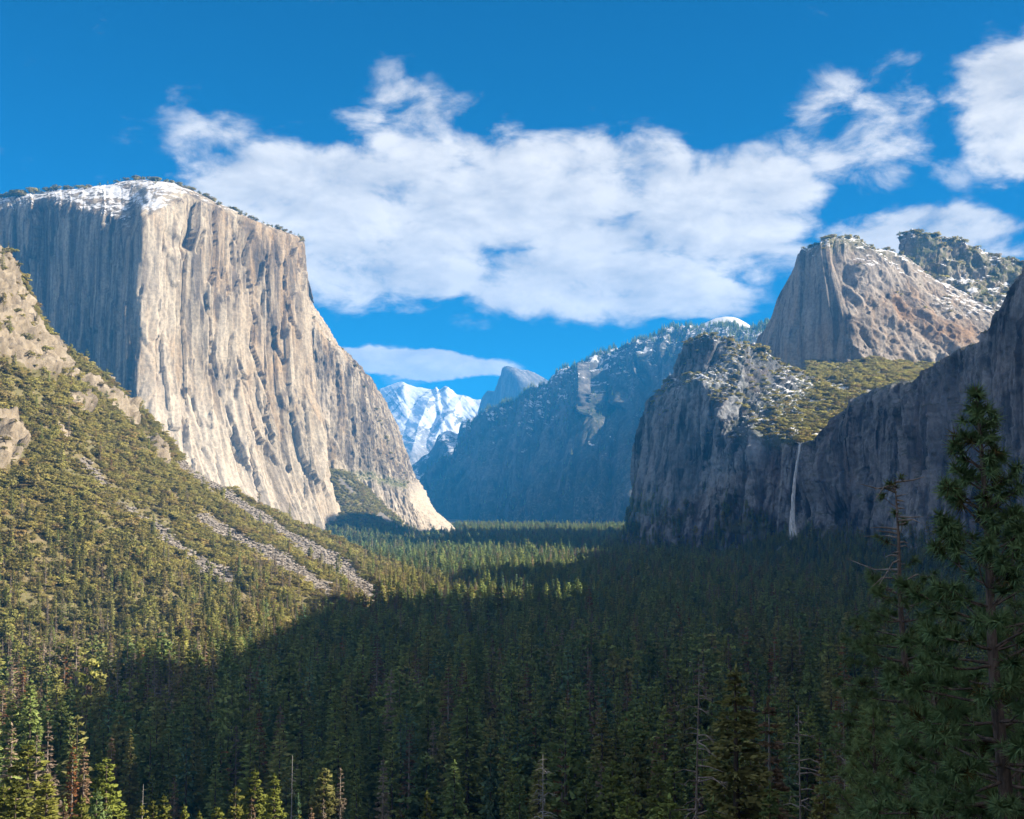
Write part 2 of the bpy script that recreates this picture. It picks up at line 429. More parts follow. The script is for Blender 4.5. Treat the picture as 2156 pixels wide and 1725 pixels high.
# ---- the great wall on the left: prow at x~285, left face in shade, right face in sun
cols = [  # (rim x,y,Y) (mid-high) (mid) (low) (base), top of dome x,y,Y
    ((-260, 470, 4350), (-265, 600, 4330), (-270, 760, 4300), (-275, 940, 4270), (-280, 1120, 4240), (-260, 430, 4480)),
    ((-90, 458, 4150), (-92, 600, 4130), (-94, 760, 4100), (-96, 940, 4070), (-98, 1120, 4040), (-90, 424, 4300)),
    ((10, 448, 4010), (10, 600, 3990), (10, 760, 3960), (10, 940, 3930), (10, 1120, 3900), (0, 420, 4180)),
    ((75, 434, 3930), (78, 590, 3900), (78, 760, 3870), (78, 940, 3840), (78, 1120, 3810), (70, 409, 4100)),
    ((150, 436, 3820), (150, 590, 3790), (150, 760, 3760), (150, 940, 3730), (150, 1115, 3700), (150, 400, 4040)),
    ((225, 455, 3720), (222, 590, 3690), (222, 760, 3655), (222, 940, 3625), (225, 1110, 3600), (225, 391, 3980)),
    ((283, 475, 3640), (276, 590, 3605), (272, 760, 3570), (270, 930, 3535), (275, 1105, 3500), (283, 384, 3950)),
    ((303, 452, 3620), (292, 585, 3590), (284, 760, 3555), (284, 930, 3515), (300, 1100, 3480), (310, 383, 3950)),
    ((345, 428, 3680), (338, 585, 3635), (330, 760, 3600), (345, 930, 3555), (385, 1100, 3510), (345, 385, 3960)),
    ((395, 420, 3740), (390, 590, 3700), (385, 770, 3660), (410, 940, 3615), (465, 1105, 3560), (392, 399, 3960)),
    ((445, 438, 3800), (442, 600, 3765), (442, 780, 3725), (475, 950, 3680), (535, 1110, 3620), (440, 424, 3970)),
    ((500, 460, 3870), (498, 610, 3835), (502, 790, 3795), (540, 960, 3745), (600, 1118, 3690), (500, 449, 4000)),
    ((555, 481, 3940), (555, 620, 3905), (562, 800, 3860), (600, 970, 3810), (655, 1122, 3750), (556, 473, 4050)),
    ((605, 500, 4000), (608, 635, 3965), (618, 810, 3925), (652, 980, 3870), (692, 1122, 3810), (604, 492, 4100)),
    ((628, 512, 4040), (636, 650, 4005), (646, 820, 3965), (680, 985, 3905), (712, 1124, 3840), (625, 503, 4140)),
    ((622, 530, 4260), (626, 660, 4240), (634, 830, 4200), (664, 990, 4140), (700, 1122, 4080), (618, 520, 4330)),
]
rows = [[q(*c[k]) for c in cols] for k in (4, 3, 2, 1, 0, 5)]
rows.append([add(q(*c[5]), -60, 420, -25) for c in cols])
rows.append([add(q(*c[5]), -100, 1100, -160) for c in cols])
V = loft(rows, 520, 640)
px, py, _ = proj(V)
N = normals(V)
steep = 1 - sstep(0.35, 0.8, N[..., 2])
s = arc(V); z = V[..., 2]
d = fluting(V, 1.0, 1)
low = sstep(700, 330, z)
d += low * (9 * panels(s - z * .10, z, 62, 520, 31, 1.2) + 4 * panels(s - z * .15, z, 24, 200, 33, 1.2))
def corner(pts, wd, dep):
    """inside corner: the rock left of an edge line is set back, so the edge shades it"""
    ys = [b for a, b in pts]; xe = np.interp(py, ys, [a for a, b in pts]) + 2.0 * vn2(py / 14, py * 0, 3)
    u_ = (xe - px) / wd
    win = sstep(ys[0] - 14, ys[0] + 4, py) * sstep(ys[-1] + 14, ys[-1] - 6, py)
    return -dep * np.where((u_ >= 0) & (u_ < 1), 1 - u_, 0) * win
for pts_, wd_, dep_ in (([(416, 421), (412, 470), (400, 520)], 28, 30), ([(454, 447), (451, 475), (457, 520), (454, 564), (444, 596)], 18, 24), ([(425, 491), (413, 532)], 12, 13), ([(487, 515), (489, 556)], 8, 10),
        ([(527, 577), (529, 643), (537, 682)], 9, 15), ([(554, 620), (551, 664)], 8, 11), ([(536, 490), (524, 532), (521, 556)], 14, 15), ([(562, 545), (568, 618)], 8, 11), ([(482, 713), (476, 770), (473, 825)], 8, 13),
        ([(533, 691), (530, 735), (546, 777), (568, 837), (562, 885)], 12, 19), ([(581, 725), (603, 770), (605, 805)], 9, 15), ([(476, 580), (481, 615)], 8, 10), ([(371, 590), (370, 680)], 6, 9), ([(425, 625), (438, 716), (441, 790)], 7, 11),
        ([(518, 955), (545, 1038)], 10, 16), ([(567, 890), (584, 935)], 10, 13), ([(615, 980), (646, 1066)], 10, 16), ([(600, 520), (604, 600), (610, 680)], 7, 9), ([(330, 640), (326, 800)], 5, 7), ([(395, 820), (420, 900)], 8, 9), ([(470, 860), (500, 960)], 7, 9)):
    d += corner(pts_, wd_ * 1.1, dep_ * 1.35)
d *= 0.12 + 0.88 * steep
top = 1 - steep
d += top * (10 * fbm3(V, 1 / 130, 5, 4) + 3 * ridge(fbm3(V, 1 / 40, 3, 9)))
V = push(V, d, N)
capt = sstep(0.25, 0.75, normals(V)[..., 2])
snow = np.clip(top * 0.14 * sstep(420, 330, px) + top * 0.30, 0, 1) * sstep(560, 480, py)
ledge = sstep(300, 260, px) * sstep(640, 480, py) * 0.42
snow = np.clip(np.maximum(snow, ledge), 0, 1)
snow = np.maximum(snow, sstep(640, 300, px) * sstep(40, 0, np.abs(py - (px - 300) * 0.36 - 425)) * 0.6)
pale = sstep(760, 900, py) * sstep(640, 420, px) * 0.75 * sstep(280, 300, px) + 0.5 * sstep(900, 1050, py)
pale += 0.45 * np.exp(-(((px - 320) / 40) ** 2 + ((py - 700) / 220) ** 2))
dark = np.clip(sstep(380, 420, px) * sstep(760, 500, py) * (.55 + .5 * fbm2(px / 40, py / 160, 3, 17)) + sstep(292, 280, px) * 0.75, 0, 1)  # upper rock's own dark tone; shaded left face also darkened in colour
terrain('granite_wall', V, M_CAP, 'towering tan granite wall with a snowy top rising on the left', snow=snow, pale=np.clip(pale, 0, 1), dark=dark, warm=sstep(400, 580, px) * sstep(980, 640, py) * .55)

# ---- its lower shoulder running down to the right
cr = [(585, 560, 4250), (640, 648, 4200), (665, 687, 4210), (692, 722, 4230), (716, 742, 4260), (737, 772, 4290), (757, 802, 4320), (776, 868, 4340), (792, 893, 4360),
      (812, 932, 4370), (836, 978, 4390), (862, 1012, 4400), (892, 1062, 4420), (926, 1097, 4440), (961, 1132, 4450), (985, 1160, 4460)]
ft = [(600, 1010), (652, 1000), (676, 998), (700, 1000), (722, 1003), (742, 1003), (764, 1004), (784, 1006), (800, 1010), (818, 1015), (842, 1022), (866, 1036), (894, 1074), (927, 1106), (961, 1137), (985, 1163)]
bt = [(590, 1140), (660, 1140), (690, 1140), (716, 1140), (740, 1140), (765, 1142), (790, 1142), (815, 1144), (838, 1145), (860, 1146), (884, 1148), (905, 1149), (925, 1150), (942, 1152), (966, 1154), (990, 1170)]
cr = [(a, b, c + 150) for a, b, c in cr]
r_top = [q(*c) for c in cr]
r_led = [q(x, y, c[2] - 90) for (x, y), c in zip(ft, cr)]
r_led2 = [q(x, y + 6, c[2] - 135) for (x, y), c in zip(ft, cr)]
r_bot = [q(x, y, c[2] - 190) for (x, y), c in zip(bt, cr)]
r_m1 = [lerp(a, b, .33) for a, b in zip(r_led, r_top)]; r_m2 = [lerp(a, b, .66) for a, b in zip(r_led, r_top)]
r_b1 = [lerp(a, b, .5) for a, b in zip(r_bot, r_led2)]
r_k1 = [add(p, 20, 120, -10) for p in r_top]; r_k2 = [add(p, 60, 700, -120) for p in r_top]
V = loft([r_bot, r_b1, r_led2, r_led, r_m1, r_m2, r_top, r_k1, r_k2], 360, 380)
px, py, _ = proj(V); N = normals(V); steep = 1 - sstep(0.5, 0.9, N[..., 2])
d = fluting(V, 0.62, 5, (90, 36, 14)) * (0.2 + 0.8 * steep) + 5 * fbm3(V, 1 / 40, 4, 3) + 3.5 * blocks(V, 22, 301, 1.6) + 2 * blocks(V, 10, 303)
V = push(V, d, N)
dark = np.clip(near_line(px, py, [(690, 730), (740, 800), (790, 930), (840, 990)], 75) * 1.5, 0, 1) * sstep(720, 770, py)
pale = np.clip(sstep(980, 1010, py) * 0.9 + 0.6 * np.exp(-(((px - 690) / 22) ** 2 + ((py - 850) / 60) ** 2)), 0, 1)
veg = np.clip(near_line(px, py, [(690, 1002), (770, 1004), (850, 1020)], 14) * 1.4, 0, 1)
terrain('granite_shoulder', V, M_CAP, 'streaked granite shoulder stepping down beside the great tan wall', pale=pale, dark=dark, veg=veg)

# ---- brushy apron under the shoulder
ap_top = [(640, 985, 4100), (688, 990, 4100), (720, 1000, 4100), (770, 1035, 4110), (820, 1085, 4130), (870, 1125, 4160), (920, 1140, 4180), (980, 1152, 4200)]
ap_bot = [(620, 1150), (690, 1152), (730, 1153), (780, 1154), (830, 1155), (890, 1156), (940, 1157), (1000, 1159)]
r1 = [q(a, b, c + 150) for a, b, c in ap_top]; r0 = [qz(x, y, 4) for (x, y) in ap_bot]
rm = [add(lerp(a, b, .5), 0, 0, -12) for a, b in zip(r0, r1)]
rk = [add(p, 0, 250, 20) for p in r1]
V = loft([r0, rm, r1, rk], 120, 160)
px, py, _ = proj(V); V = push(V, 6 * fbm3(V, 1 / 60, 4, 12))
tal = np.clip(near_line(px, py, [(800, 1085), (850, 1118), (885, 1140)], 9) * 1.6 + near_line(px, py, [(715, 1010), (740, 1035)], 8), 0, 1)
me = mesh_np('talus_apron', V, grid_faces(*V.shape[:2]), [M_SLOPE], True, {'rock': np.zeros(V.shape[:2]), 'talus': tal})
obj('talus_apron', me, None, kind='structure', label='brushy apron of rubble below the granite shoulder')
PATCH['talus_apron'] = (V, normals(V), {'talus': tal})

# ---- hillside on the left with rubble chutes
crest = [(-900, 60, 1220), (-500, 230, 1350), (-200, 400, 1480), (-60, 490, 1560), (0, 542, 1610), (38, 596, 1640), (62, 645, 1660), (84, 700, 1690), (130, 732, 1720), (185, 770, 1760), (240, 826, 1800), (290, 858, 1840), (335, 905, 1880),
         (356, 962, 1900), (410, 990, 1950), (480, 1031, 2000), (560, 1076, 2040), (640, 1112, 2070), (720, 1151, 2100), (800, 1187, 2130), (880, 1226, 2150), (960, 1262, 2170)]
foot = [(-150, 1570), (100, 1480), (300, 1440), (390, 1425), (430, 1412), (480, 1400), (520, 1392), (560, 1382), (610, 1370), (660, 1354), (720, 1332), (765, 1320), (805, 1310), (835, 1303), (865, 1297), (900, 1290), (935, 1281), (960, 1274), (985, 1266), (1005, 1257), (1020, 1249), (1045, 1243)]
r1 = [q(*c) for c in crest]
r0 = [qz(x, y, 6) for x, y in foot]
def midrow(t, sag): return [add(lerp(a, b, t), 0, 0, -sag * (b[2] - a[2])) for a, b in zip(r0, r1)]
rk1 = [add(p, -40, 60, -25) for p in r1]; rk2 = [add(p, -250, 260, -0.5 * max(p[2], 30)) for p in r1]
V = loft([[add(p, 60, -30, -14) for p in r0], r0, midrow(.22, .05), midrow(.5, .09), midrow(.8, .05), r1, rk1, rk2], 520, 560)
px, py, _ = proj(V); N = normals(V)
crag = np.zeros(px.shape)
for poly in ([(-400, 300), (0, 540), (84, 700), (130, 735), (110, 800), (60, 790), (0, 760), (-400, 800)],
             [(100, 735), (240, 826), (290, 858), (300, 905), (225, 830), (170, 800), (120, 790)],
             [(-60, 860), (20, 870), (60, 930), (30, 985), (-60, 1010)], [(130, 825), (185, 850), (180, 880), (140, 860)],
             [(300, 900), (356, 962), (352, 985), (320, 960)]):
    crag = np.maximum(crag, in_poly(px, py, poly).astype(float))
def blur(a, n):
    for _ in range(n):
        p = np.pad(a, 1, mode='edge'); a = (p[:-2, 1:-1] + p[2:, 1:-1] + p[1:-1, :-2] + p[1:-1, 2:] + 2 * a) / 6
    return a
crag = blur(crag, 6)
talus = np.zeros(px.shape)
wob = 8 * fbm2(px / 22, py / 22, 3, 5)
for pts, wd in (([(385, 978), (450, 1020), (520, 1075), (600, 1130), (700, 1190), (795, 1255)], 17), ([(430, 1085), (500, 1125), (560, 1170), (630, 1210), (690, 1255)], 15),
                ([(255, 1062), (330, 1110), (400, 1165), (475, 1215)], 15), ([(330, 1105), (420, 1180), (470, 1210)], 22), ([(170, 975), (230, 1030)], 8), ([(560, 1165), (640, 1225), (690, 1250)], 22), ([(600, 1125), (680, 1165), (740, 1200)], 10),
                ([(280, 870), (345, 930)], 0.1), ([(365, 1030), (378, 1050)], 7)):
    talus = np.maximum(talus, near_line(px + wob, py + wob * 0.6, pts, wd * 1.12))
talus = np.clip(talus * 1.6, 0, 1)
s = arc(V)
d = 14 * fbm3(V, 1 / 150, 3, 2) + 4 * fbm3(V, 1 / 35, 3, 6)
d += crag * (2 + 9 * ridge(fbm3(V * np.array([1, 1, 0.5]), 1 / 42, 3, 8)) + 7.5 * blocks(V, 20, 305, 1.8) + 4.5 * blocks(V, 9, 307, 1.7) + 1.5 * blocks(V, 4.5, 309))
d -= talus * 3.0
V = push(V, d, N)
outc = sstep(0.28, 0.5, fbm3(V, 1 / 45, 4, 77)) * sstep(1150, 850, py) * 0.9
rock = np.clip(np.maximum(crag, outc * (1 - talus)), 0, 1)
me = mesh_np('hillside', V, grid_faces(*V.shape[:2]), [M_SLOPE], True, {'rock': rock, 'talus': talus})
obj('hillside', me, None, kind='structure', label='sunlit brushy hillside with grey rubble chutes on the left')
PATCH['hillside'] = (V, normals(V), {'rock': rock, 'talus': talus, 'crag': crag})

# ---- shaded wall right of the waterfall, running out of the frame
rim = [(1640, 960, 2760), (1672, 945, 2700), (1692, 934, 2650), (1712, 922, 2600), (1740, 893, 2560), (1768, 871, 2520), (1800, 846, 2470), (1838, 825, 2410), (1880, 812, 2350), (1930, 791, 2280), (1975, 763, 2210), (2022, 738, 2140), (2060, 719, 2080),
       (2092, 680, 2030), (2116, 640, 2000), (2140, 590, 1970), (2160, 562, 1950), (2260, 470, 1870), (2420, 400, 1760)]
ftw = [1128, 1130, 1132, 1134, 1136, 1138, 1140, 1142, 1146, 1150, 1154, 1158, 1162, 1166, 1168, 1170, 1172, 1178, 1185]
r1 = [q(*c) for c in rim]
r0 = [q(c[0] + 2, y, c[2] - 95 - 15 * (c[2] < 2620)) for c, y in zip(rim, ftw)]
rl = []
for c, p in zip(rim, r0):
    rl.append(add(p, -150, -250, -p[2] + 3))
rh = [lerp(a, b, .38) for a, b in zip(r0, r1)]; rh = [add(p, 8, 12, 0) for p in rh]
ru = [lerp(a, b, .72) for a, b in zip(r0, r1)]; ru = [add(p, -8, -12, 0) for p in ru]
rk = [add(p, 30, 40, 4) for p in r1]; rk2 = [add(p, 400, 150, 30) for p in r1]
V = loft([rl, r0, rh, ru, r1, rk, rk2], 380, 460)
px, py, _ = proj(V); N = normals(V); steep = 1 - sstep(0.4, 0.85, N[..., 2])
d = fluting(V, 0.62, 11, (80, 34, 15)) * (0.15 + 0.85 * steep) + 6 * fbm3(V, 1 / 60, 4, 15) + 4 * blocks(V, 24, 319, 2.4) + 2 * blocks(V, 10, 321, 1.8)
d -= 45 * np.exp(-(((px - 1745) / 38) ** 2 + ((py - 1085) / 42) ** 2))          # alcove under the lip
d += 22 * np.exp(-(((px - 1850) / 60) ** 2 + ((py - 1085) / 70) ** 2))
V = push(V, d, N)
veg = np.clip(sstep(1120, 1150, py) + sstep(0.55, 0.8, normals(V)[..., 2]) * 0.9, 0, 1)
pale = 0.5 * np.exp(-(((px - 1985) / 60) ** 2 + ((py - 860) / 60) ** 2)) + 0.35 * np.exp(-(((px - 1740) / 40) ** 2 + ((py - 1000) / 40) ** 2))
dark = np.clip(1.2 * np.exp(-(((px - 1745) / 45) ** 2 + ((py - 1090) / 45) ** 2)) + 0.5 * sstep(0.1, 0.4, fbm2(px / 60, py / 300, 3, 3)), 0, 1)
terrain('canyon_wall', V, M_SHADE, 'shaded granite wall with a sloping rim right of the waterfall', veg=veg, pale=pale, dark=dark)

# ---- lower spire left of the waterfall: shaded cliff, sunlit slope above it
lc = [  # foot, low, high, rim, mid slope, crest
    ((1300, 1180, 3250), (1326, 1110, 3290), (1348, 1000, 3320), (1385, 853, 3330), (1440, 775, 3290), (1457, 730, 3260)),
    ((1318, 1178, 3100), (1334, 1100, 3120), (1352, 1000, 3140), (1378, 862, 3150), (1432, 795, 3140), (1460, 722, 3150)),
    ((1345, 1175, 2980), (1358, 1100, 3010), (1372, 990, 3040), (1396, 852, 3080), (1446, 790, 3090), (1478, 713, 3140)),
    ((1390, 1175, 2900), (1400, 1100, 2930), (1412, 980, 2970), (1428, 835, 3010), (1472, 790, 3060), (1510, 718, 3130)),
    ((1440, 1175, 2840), (1448, 1100, 2870), (1456, 980, 2910), (1466, 818, 2960), (1506, 790, 3030), (1545, 725, 3140)),
    ((1490, 1173, 2790), (1496, 1100, 2820), (1502, 990, 2860), (1506, 862, 2910), (1546, 810, 2990), (1580, 731, 3150)),
    ((1535, 1168, 2740), (1538, 1100, 2770), (1541, 1010, 2810), (1543, 928, 2850), (1580, 850, 2960), (1606, 748, 3170)),
    ((1575, 1160, 2690), (1578, 1100, 2715), (1580, 1015, 2755), (1582, 925, 2800), (1616, 862, 2950), (1650, 768, 3190)),
    ((1612, 1150, 2650), (1614, 1095, 2670), (1616, 1010, 2710), (1618, 926, 2755), (1652, 870, 2930), (1690, 789, 3210)),
    ((1645, 1140, 2640), (1646, 1090, 2655), (1647, 1010, 2690), (1648, 928, 2720), (1686, 876, 2920), (1725, 803, 3240)),
    ((1672, 1130, 2660), (1672, 1085, 2670), (1672, 1010, 2690), (1672, 932, 2700), (1712, 886, 2900), (1760, 812, 3260)),
    ((1692, 1128, 2690), (1692, 1085, 2695), (1692, 1010, 2705), (1692, 936, 2715), (1735, 898, 2890), (1800, 815, 3280)),
]
rows = [[add(q(*c[0]), -140, -220, -q(*c[0])[2] + 3) for c in lc]] + [[q(*c[k]) for c in lc] for k in range(6)]
rows.append([add(p, 30, 60, -12) for p in rows[-1]]); rows.append([add(p, 150, 420, -160) for p in rows[-2]])
V = loft(rows, 460, 380)
px, py, _ = proj(V); N = normals(V); steep = 1 - sstep(0.45, 0.8, N[..., 2])
d = fluting(V, 0.65, 17, (70, 32, 14)) * (0.1 + 0.9 * steep) + 9 * fbm3(V, 1 / 70, 3, 22) + (1 - steep) * (8 * ridge(fbm3(V, 1 / 40, 4, 25)) + 6 * blocks(V, 24, 311, 1.3) + 3 * blocks(V, 10, 313)) + steep * (4 * blocks(V, 26, 315, 2.2) + 2 * blocks(V, 11, 317, 1.6))
d += 26 * np.exp(-(((px - 1590) / 9) ** 2 + ((py - 950) / 40) ** 2)) + 16 * np.exp(-(((px - 1412) / 16) ** 2 + ((py - 1085) / 16) ** 2))
V = push(V, d, N); N2 = normals(V)
lowv = sstep(1000, 1120, py) * sstep(-0.1, 0.25, fbm2(px / 45, py / 45, 4, 8))
veg = np.clip(lowv + sstep(1135, 1165, py) + (1 - steep) * sstep(800, 880, py) * sstep(1560, 1640, px) * 0.95 + (1 - steep) * 0.5 * sstep(-0.1, .3, fbm2(px / 14, py / 10, 3, 4)), 0, 1)
snow = np.clip((1 - steep) * 0.40 + 0.06 * sstep(900, 760, py), 0, 1) * sstep(1000, 900, py)
pale = 0.8 * np.exp(-(((px - 1590) / 14) ** 2 + ((py - 945) / 50) ** 2))
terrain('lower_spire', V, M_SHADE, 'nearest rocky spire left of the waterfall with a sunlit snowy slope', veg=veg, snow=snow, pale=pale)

# ---- hanging valley floor above the fall
hv = [[(1655, 925, 2740), (1685, 935, 2665), (1705, 933, 2680), (1730, 930, 2720), (1760, 930, 2760)],
      [(1660, 900, 2830), (1690, 905, 2790), (1720, 900, 2790), (1760, 895, 2800), (1810, 890, 2820)],
      [(1680, 850, 3010), (1720, 850, 2990), (1770, 848, 2980), (1830, 842, 2980), (1890, 840, 2980)],
      [(1700, 800, 3250), (1750, 802, 3220), (1810, 795, 3220), (1870, 796, 3220), (1950, 795, 3240)],
      [(1700, 770, 3500), (1760, 775, 3480), (1830, 765, 3450), (1900, 778, 3450), (2000, 780, 3450)],
      [(1700, 750, 3800), (1760, 750, 3800), (1830, 745, 3800), (1920, 750, 3800), (2040, 750, 3800)]]
V = loft([[q(*p) for p in r] for r in hv], 150, 150)
V = push(V, 7 * fbm3(V, 1 / 60, 4, 31)); px, py, _ = proj(V)
terrain('hanging_valley', V, M_GREY, 'green brush valley above the waterfall lip', veg=np.full(px.shape, .75) + .2 * fbm2(px / 15, py / 10, 3, 1), snow=np.full(px.shape, .35))

# ---- middle rock: big shaded left face, sunlit right face
mc = [  # foot, low, mid, high, rim
    ((1570, 760, 4200), (1590, 740, 4180), (1600, 715, 4160), (1630, 680, 4140), (1676, 596, 4120)),
    ((1604, 762, 3980), (1610, 735, 3960), (1622, 702, 3940), (1640, 660, 3920), (1690, 560, 3900)),
    ((1640, 775, 3850), (1642, 738, 3840), (1648, 690, 3830), (1662, 625, 3820), (1692, 540, 3830)),
    ((1685, 792, 3720), (1684, 740, 3720), (1686, 680, 3720), (1694, 605, 3725), (1704, 526, 3770)),
    ((1735, 806, 3610), (1734, 745, 3620), (1734, 680, 3630), (1730, 610, 3650), (1722, 514, 3740)),
    ((1768, 800, 3545), (1768, 745, 3560), (1770, 690, 3580), (1757, 612, 3620), (1742, 502, 3740)),
    ((1784, 790, 3530), (1786, 735, 3555), (1792, 680, 3580), (1782, 620, 3630), (1765, 500, 3760)),
    ((1815, 785, 3540), (1822, 730, 3575), (1830, 680, 3610), (1820, 615, 3670), (1795, 504, 3800)),
    ((1850, 790, 3550), (1865, 735, 3590), (1872, 685, 3640), (1865, 620, 3700), (1830, 515, 3850)),
    ((1890, 800, 3560), (1915, 740, 3610), (1925, 690, 3670), (1905, 630, 3740), (1862, 531, 3900)),
    ((1940, 805, 3580), (1975, 745, 3630), (1985, 700, 3700), (1960, 650, 3790), (1900, 545, 3960)),
    ((2010, 800, 3620), (2045, 745, 3670), (2060, 705, 3740), (2030, 665, 3830), (1945, 580, 4020)),
    ((2100, 790, 3680), (2130, 740, 3730), (2130, 710, 3800), (2100, 670, 3880), (2010, 620, 4060)),
]
mc = [tuple((a, b, 3530 + (c - 3530) * .7) for a, b, c in col_) for col_ in mc]
rows = [[add(q(*c[0]), 0, -30, -80) for c in mc]] + [[q(*c[k]) for c in mc] for k in range(5)]
rows.append([add(p, 40, 80, -8) for p in rows[-1]]); rows.append([add(p, 150, 260, -420) for p in rows[-2]])
V = loft(rows, 380, 420)
px, py, _ = proj(V); N = normals(V); steep = 1 - sstep(0.5, 0.85, N[..., 2])
leftf = sstep(1800, 1760, px)
d = fluting(V, 0.62, 27, (75, 32, 14)) * leftf * (0.2 + .8 * steep)
sl = V[..., 0] + 0.9 * V[..., 2]
d += (1 - leftf) * (10 * ridge(vn2(sl / 80, V[..., 2] / 160, 41)) + 5 * vn2(sl / 28, V[..., 2] / 90, 43) + 5 * fbm3(V, 1 / 45, 4, 44) + 4.5 * blocks(V, 40, 323, .8) + 2.6 * blocks(V, 16, 325))
d += 8 * fbm3(V, 1 / 90, 3, 46)
d -= 26 * np.exp(-(((px - 1783) / 14) ** 2 + ((py - 575) / 26) ** 2)) + 16 * np.exp(-(((px - 1765) / 10) ** 2 + ((py - 540) / 22) ** 2))
d += 20 * np.exp(-(((px - 1835) / 36) ** 2 + ((py - 580) / 34) ** 2))
d -= 12 * near_line(px, py, [(1920, 655), (1950, 675), (1975, 695)], 7) + 10 * near_line(px, py, [(1815, 700), (1840, 740), (1850, 775)], 8)
V = push(V, d, N); n2 = normals(V)[..., 2]
snow = np.clip(sstep(600, 510, py - (px - 1750) * 0.25) * 0.42 + (1 - leftf) * 0.12 + leftf * .15, 0, 1)
snow = np.maximum(snow, sstep(1890, 1960, px) * sstep(700, 600, py - (px - 1900) * 0.35) * 0.48)
veg = np.clip(sstep(540, 505, py - np.maximum(px - 1800, 0) * .25) * 0.8, 0, 1) * 0.8
dark = np.clip(near_line(px, py, [(1880, 600), (1960, 680), (2040, 720)], 30) * .5, 0, 1)
terrain('middle_rock', V, M_GREY, 'tall rock with a shaded left face and a sunlit right slab', snow=snow, warm=np.clip(near_line(px, py, [(1890, 640), (1960, 690), (2030, 710)], 45) * 1.2, 0, .9), veg=veg, dark=dark,
        pale=np.clip(0.55 * np.exp(-(((px - 1850) / 30) ** 2 + ((py - 590) / 25) ** 2)) + 0.35 * sstep(700, 780, py) * (1 - leftf), 0, 1))

# ---- rear rock on the skyline at the right
hc = [  # foot, mid, high, rim
    ((1870, 640, 4500), (1885, 590, 4500), (1900, 550, 4500), (1903, 500, 4500)),
    ((1890, 650, 4300), (1902, 600, 4330), (1908, 545, 4370), (1908, 487, 4400)),
    ((1920, 670, 4150), (1930, 610, 4220), (1930, 550, 4310), (1936, 488, 4390)),
    ((1960, 690, 4080), (1968, 630, 4170), (1970, 570, 4290), (1976, 503, 4400)),
    ((2010, 690, 4050), (2016, 640, 4140), (2018, 580, 4290), (2018, 509, 4420)),
    ((2060, 690, 4030), (2062, 640, 4120), (2060, 590, 4280), (2056, 525, 4440)),
    ((2110, 690, 4000), (2110, 650, 4100), (2106, 600, 4270), (2096, 541, 4450)),
    ((2170, 700, 3980), (2168, 660, 4080), (2160, 610, 4270), (2148, 556, 4460)),
    ((2300, 720, 3950), (2300, 670, 4050), (2290, 630, 4260), (2280, 590, 4470)),
]
hc = [tuple((a, b, 3760 + (c - 3950) * .5) for a, b, c in col_) for col_ in hc]
rows = [[add(q(*c[0]), 0, -60, -120) for c in hc]] + [[q(*c[k]) for c in hc] for k in range(4)]
rows.append([add(p, 30, 70, -20) for p in rows[-1]]); rows.append([add(p, 150, 260, -480) for p in rows[-2]])
V = loft(rows, 230, 300)
px, py, _ = proj(V); N = normals(V)
d = 8 * blocks(V, 34, 327, 1.2) + 4 * blocks(V, 15, 329) + 14 * fbm3(V, 1 / 90, 4, 51) + 6 * ridge(fbm3(V, 1 / 45, 3, 53)) - 22 * np.exp(-(((px - 2010) / 22) ** 2 + ((py - 535) / 14) ** 2)) - 12 * np.exp(-(((px - 2055) / 14) ** 2 + ((py - 560) / 9) ** 2))
d += 6 * ridge(vn2(arc(V) / 25, V[..., 2] / 120, 55)) * sstep(1930, 1910, px)
V = push(V, d, N)
veg = np.clip(0.55 + 0.9 * fbm2(px / 22, py / 13, 4, 61), 0, 1) * sstep(1905, 1930, px)
snow = np.clip(0.42 - 0.8 * fbm2(px / 22, py / 13, 4, 61), 0.1, 0.65)
terrain('rear_rock', V, M_GREY, 'brushy snow-dusted rock on the skyline at the right', veg=veg, snow=snow)

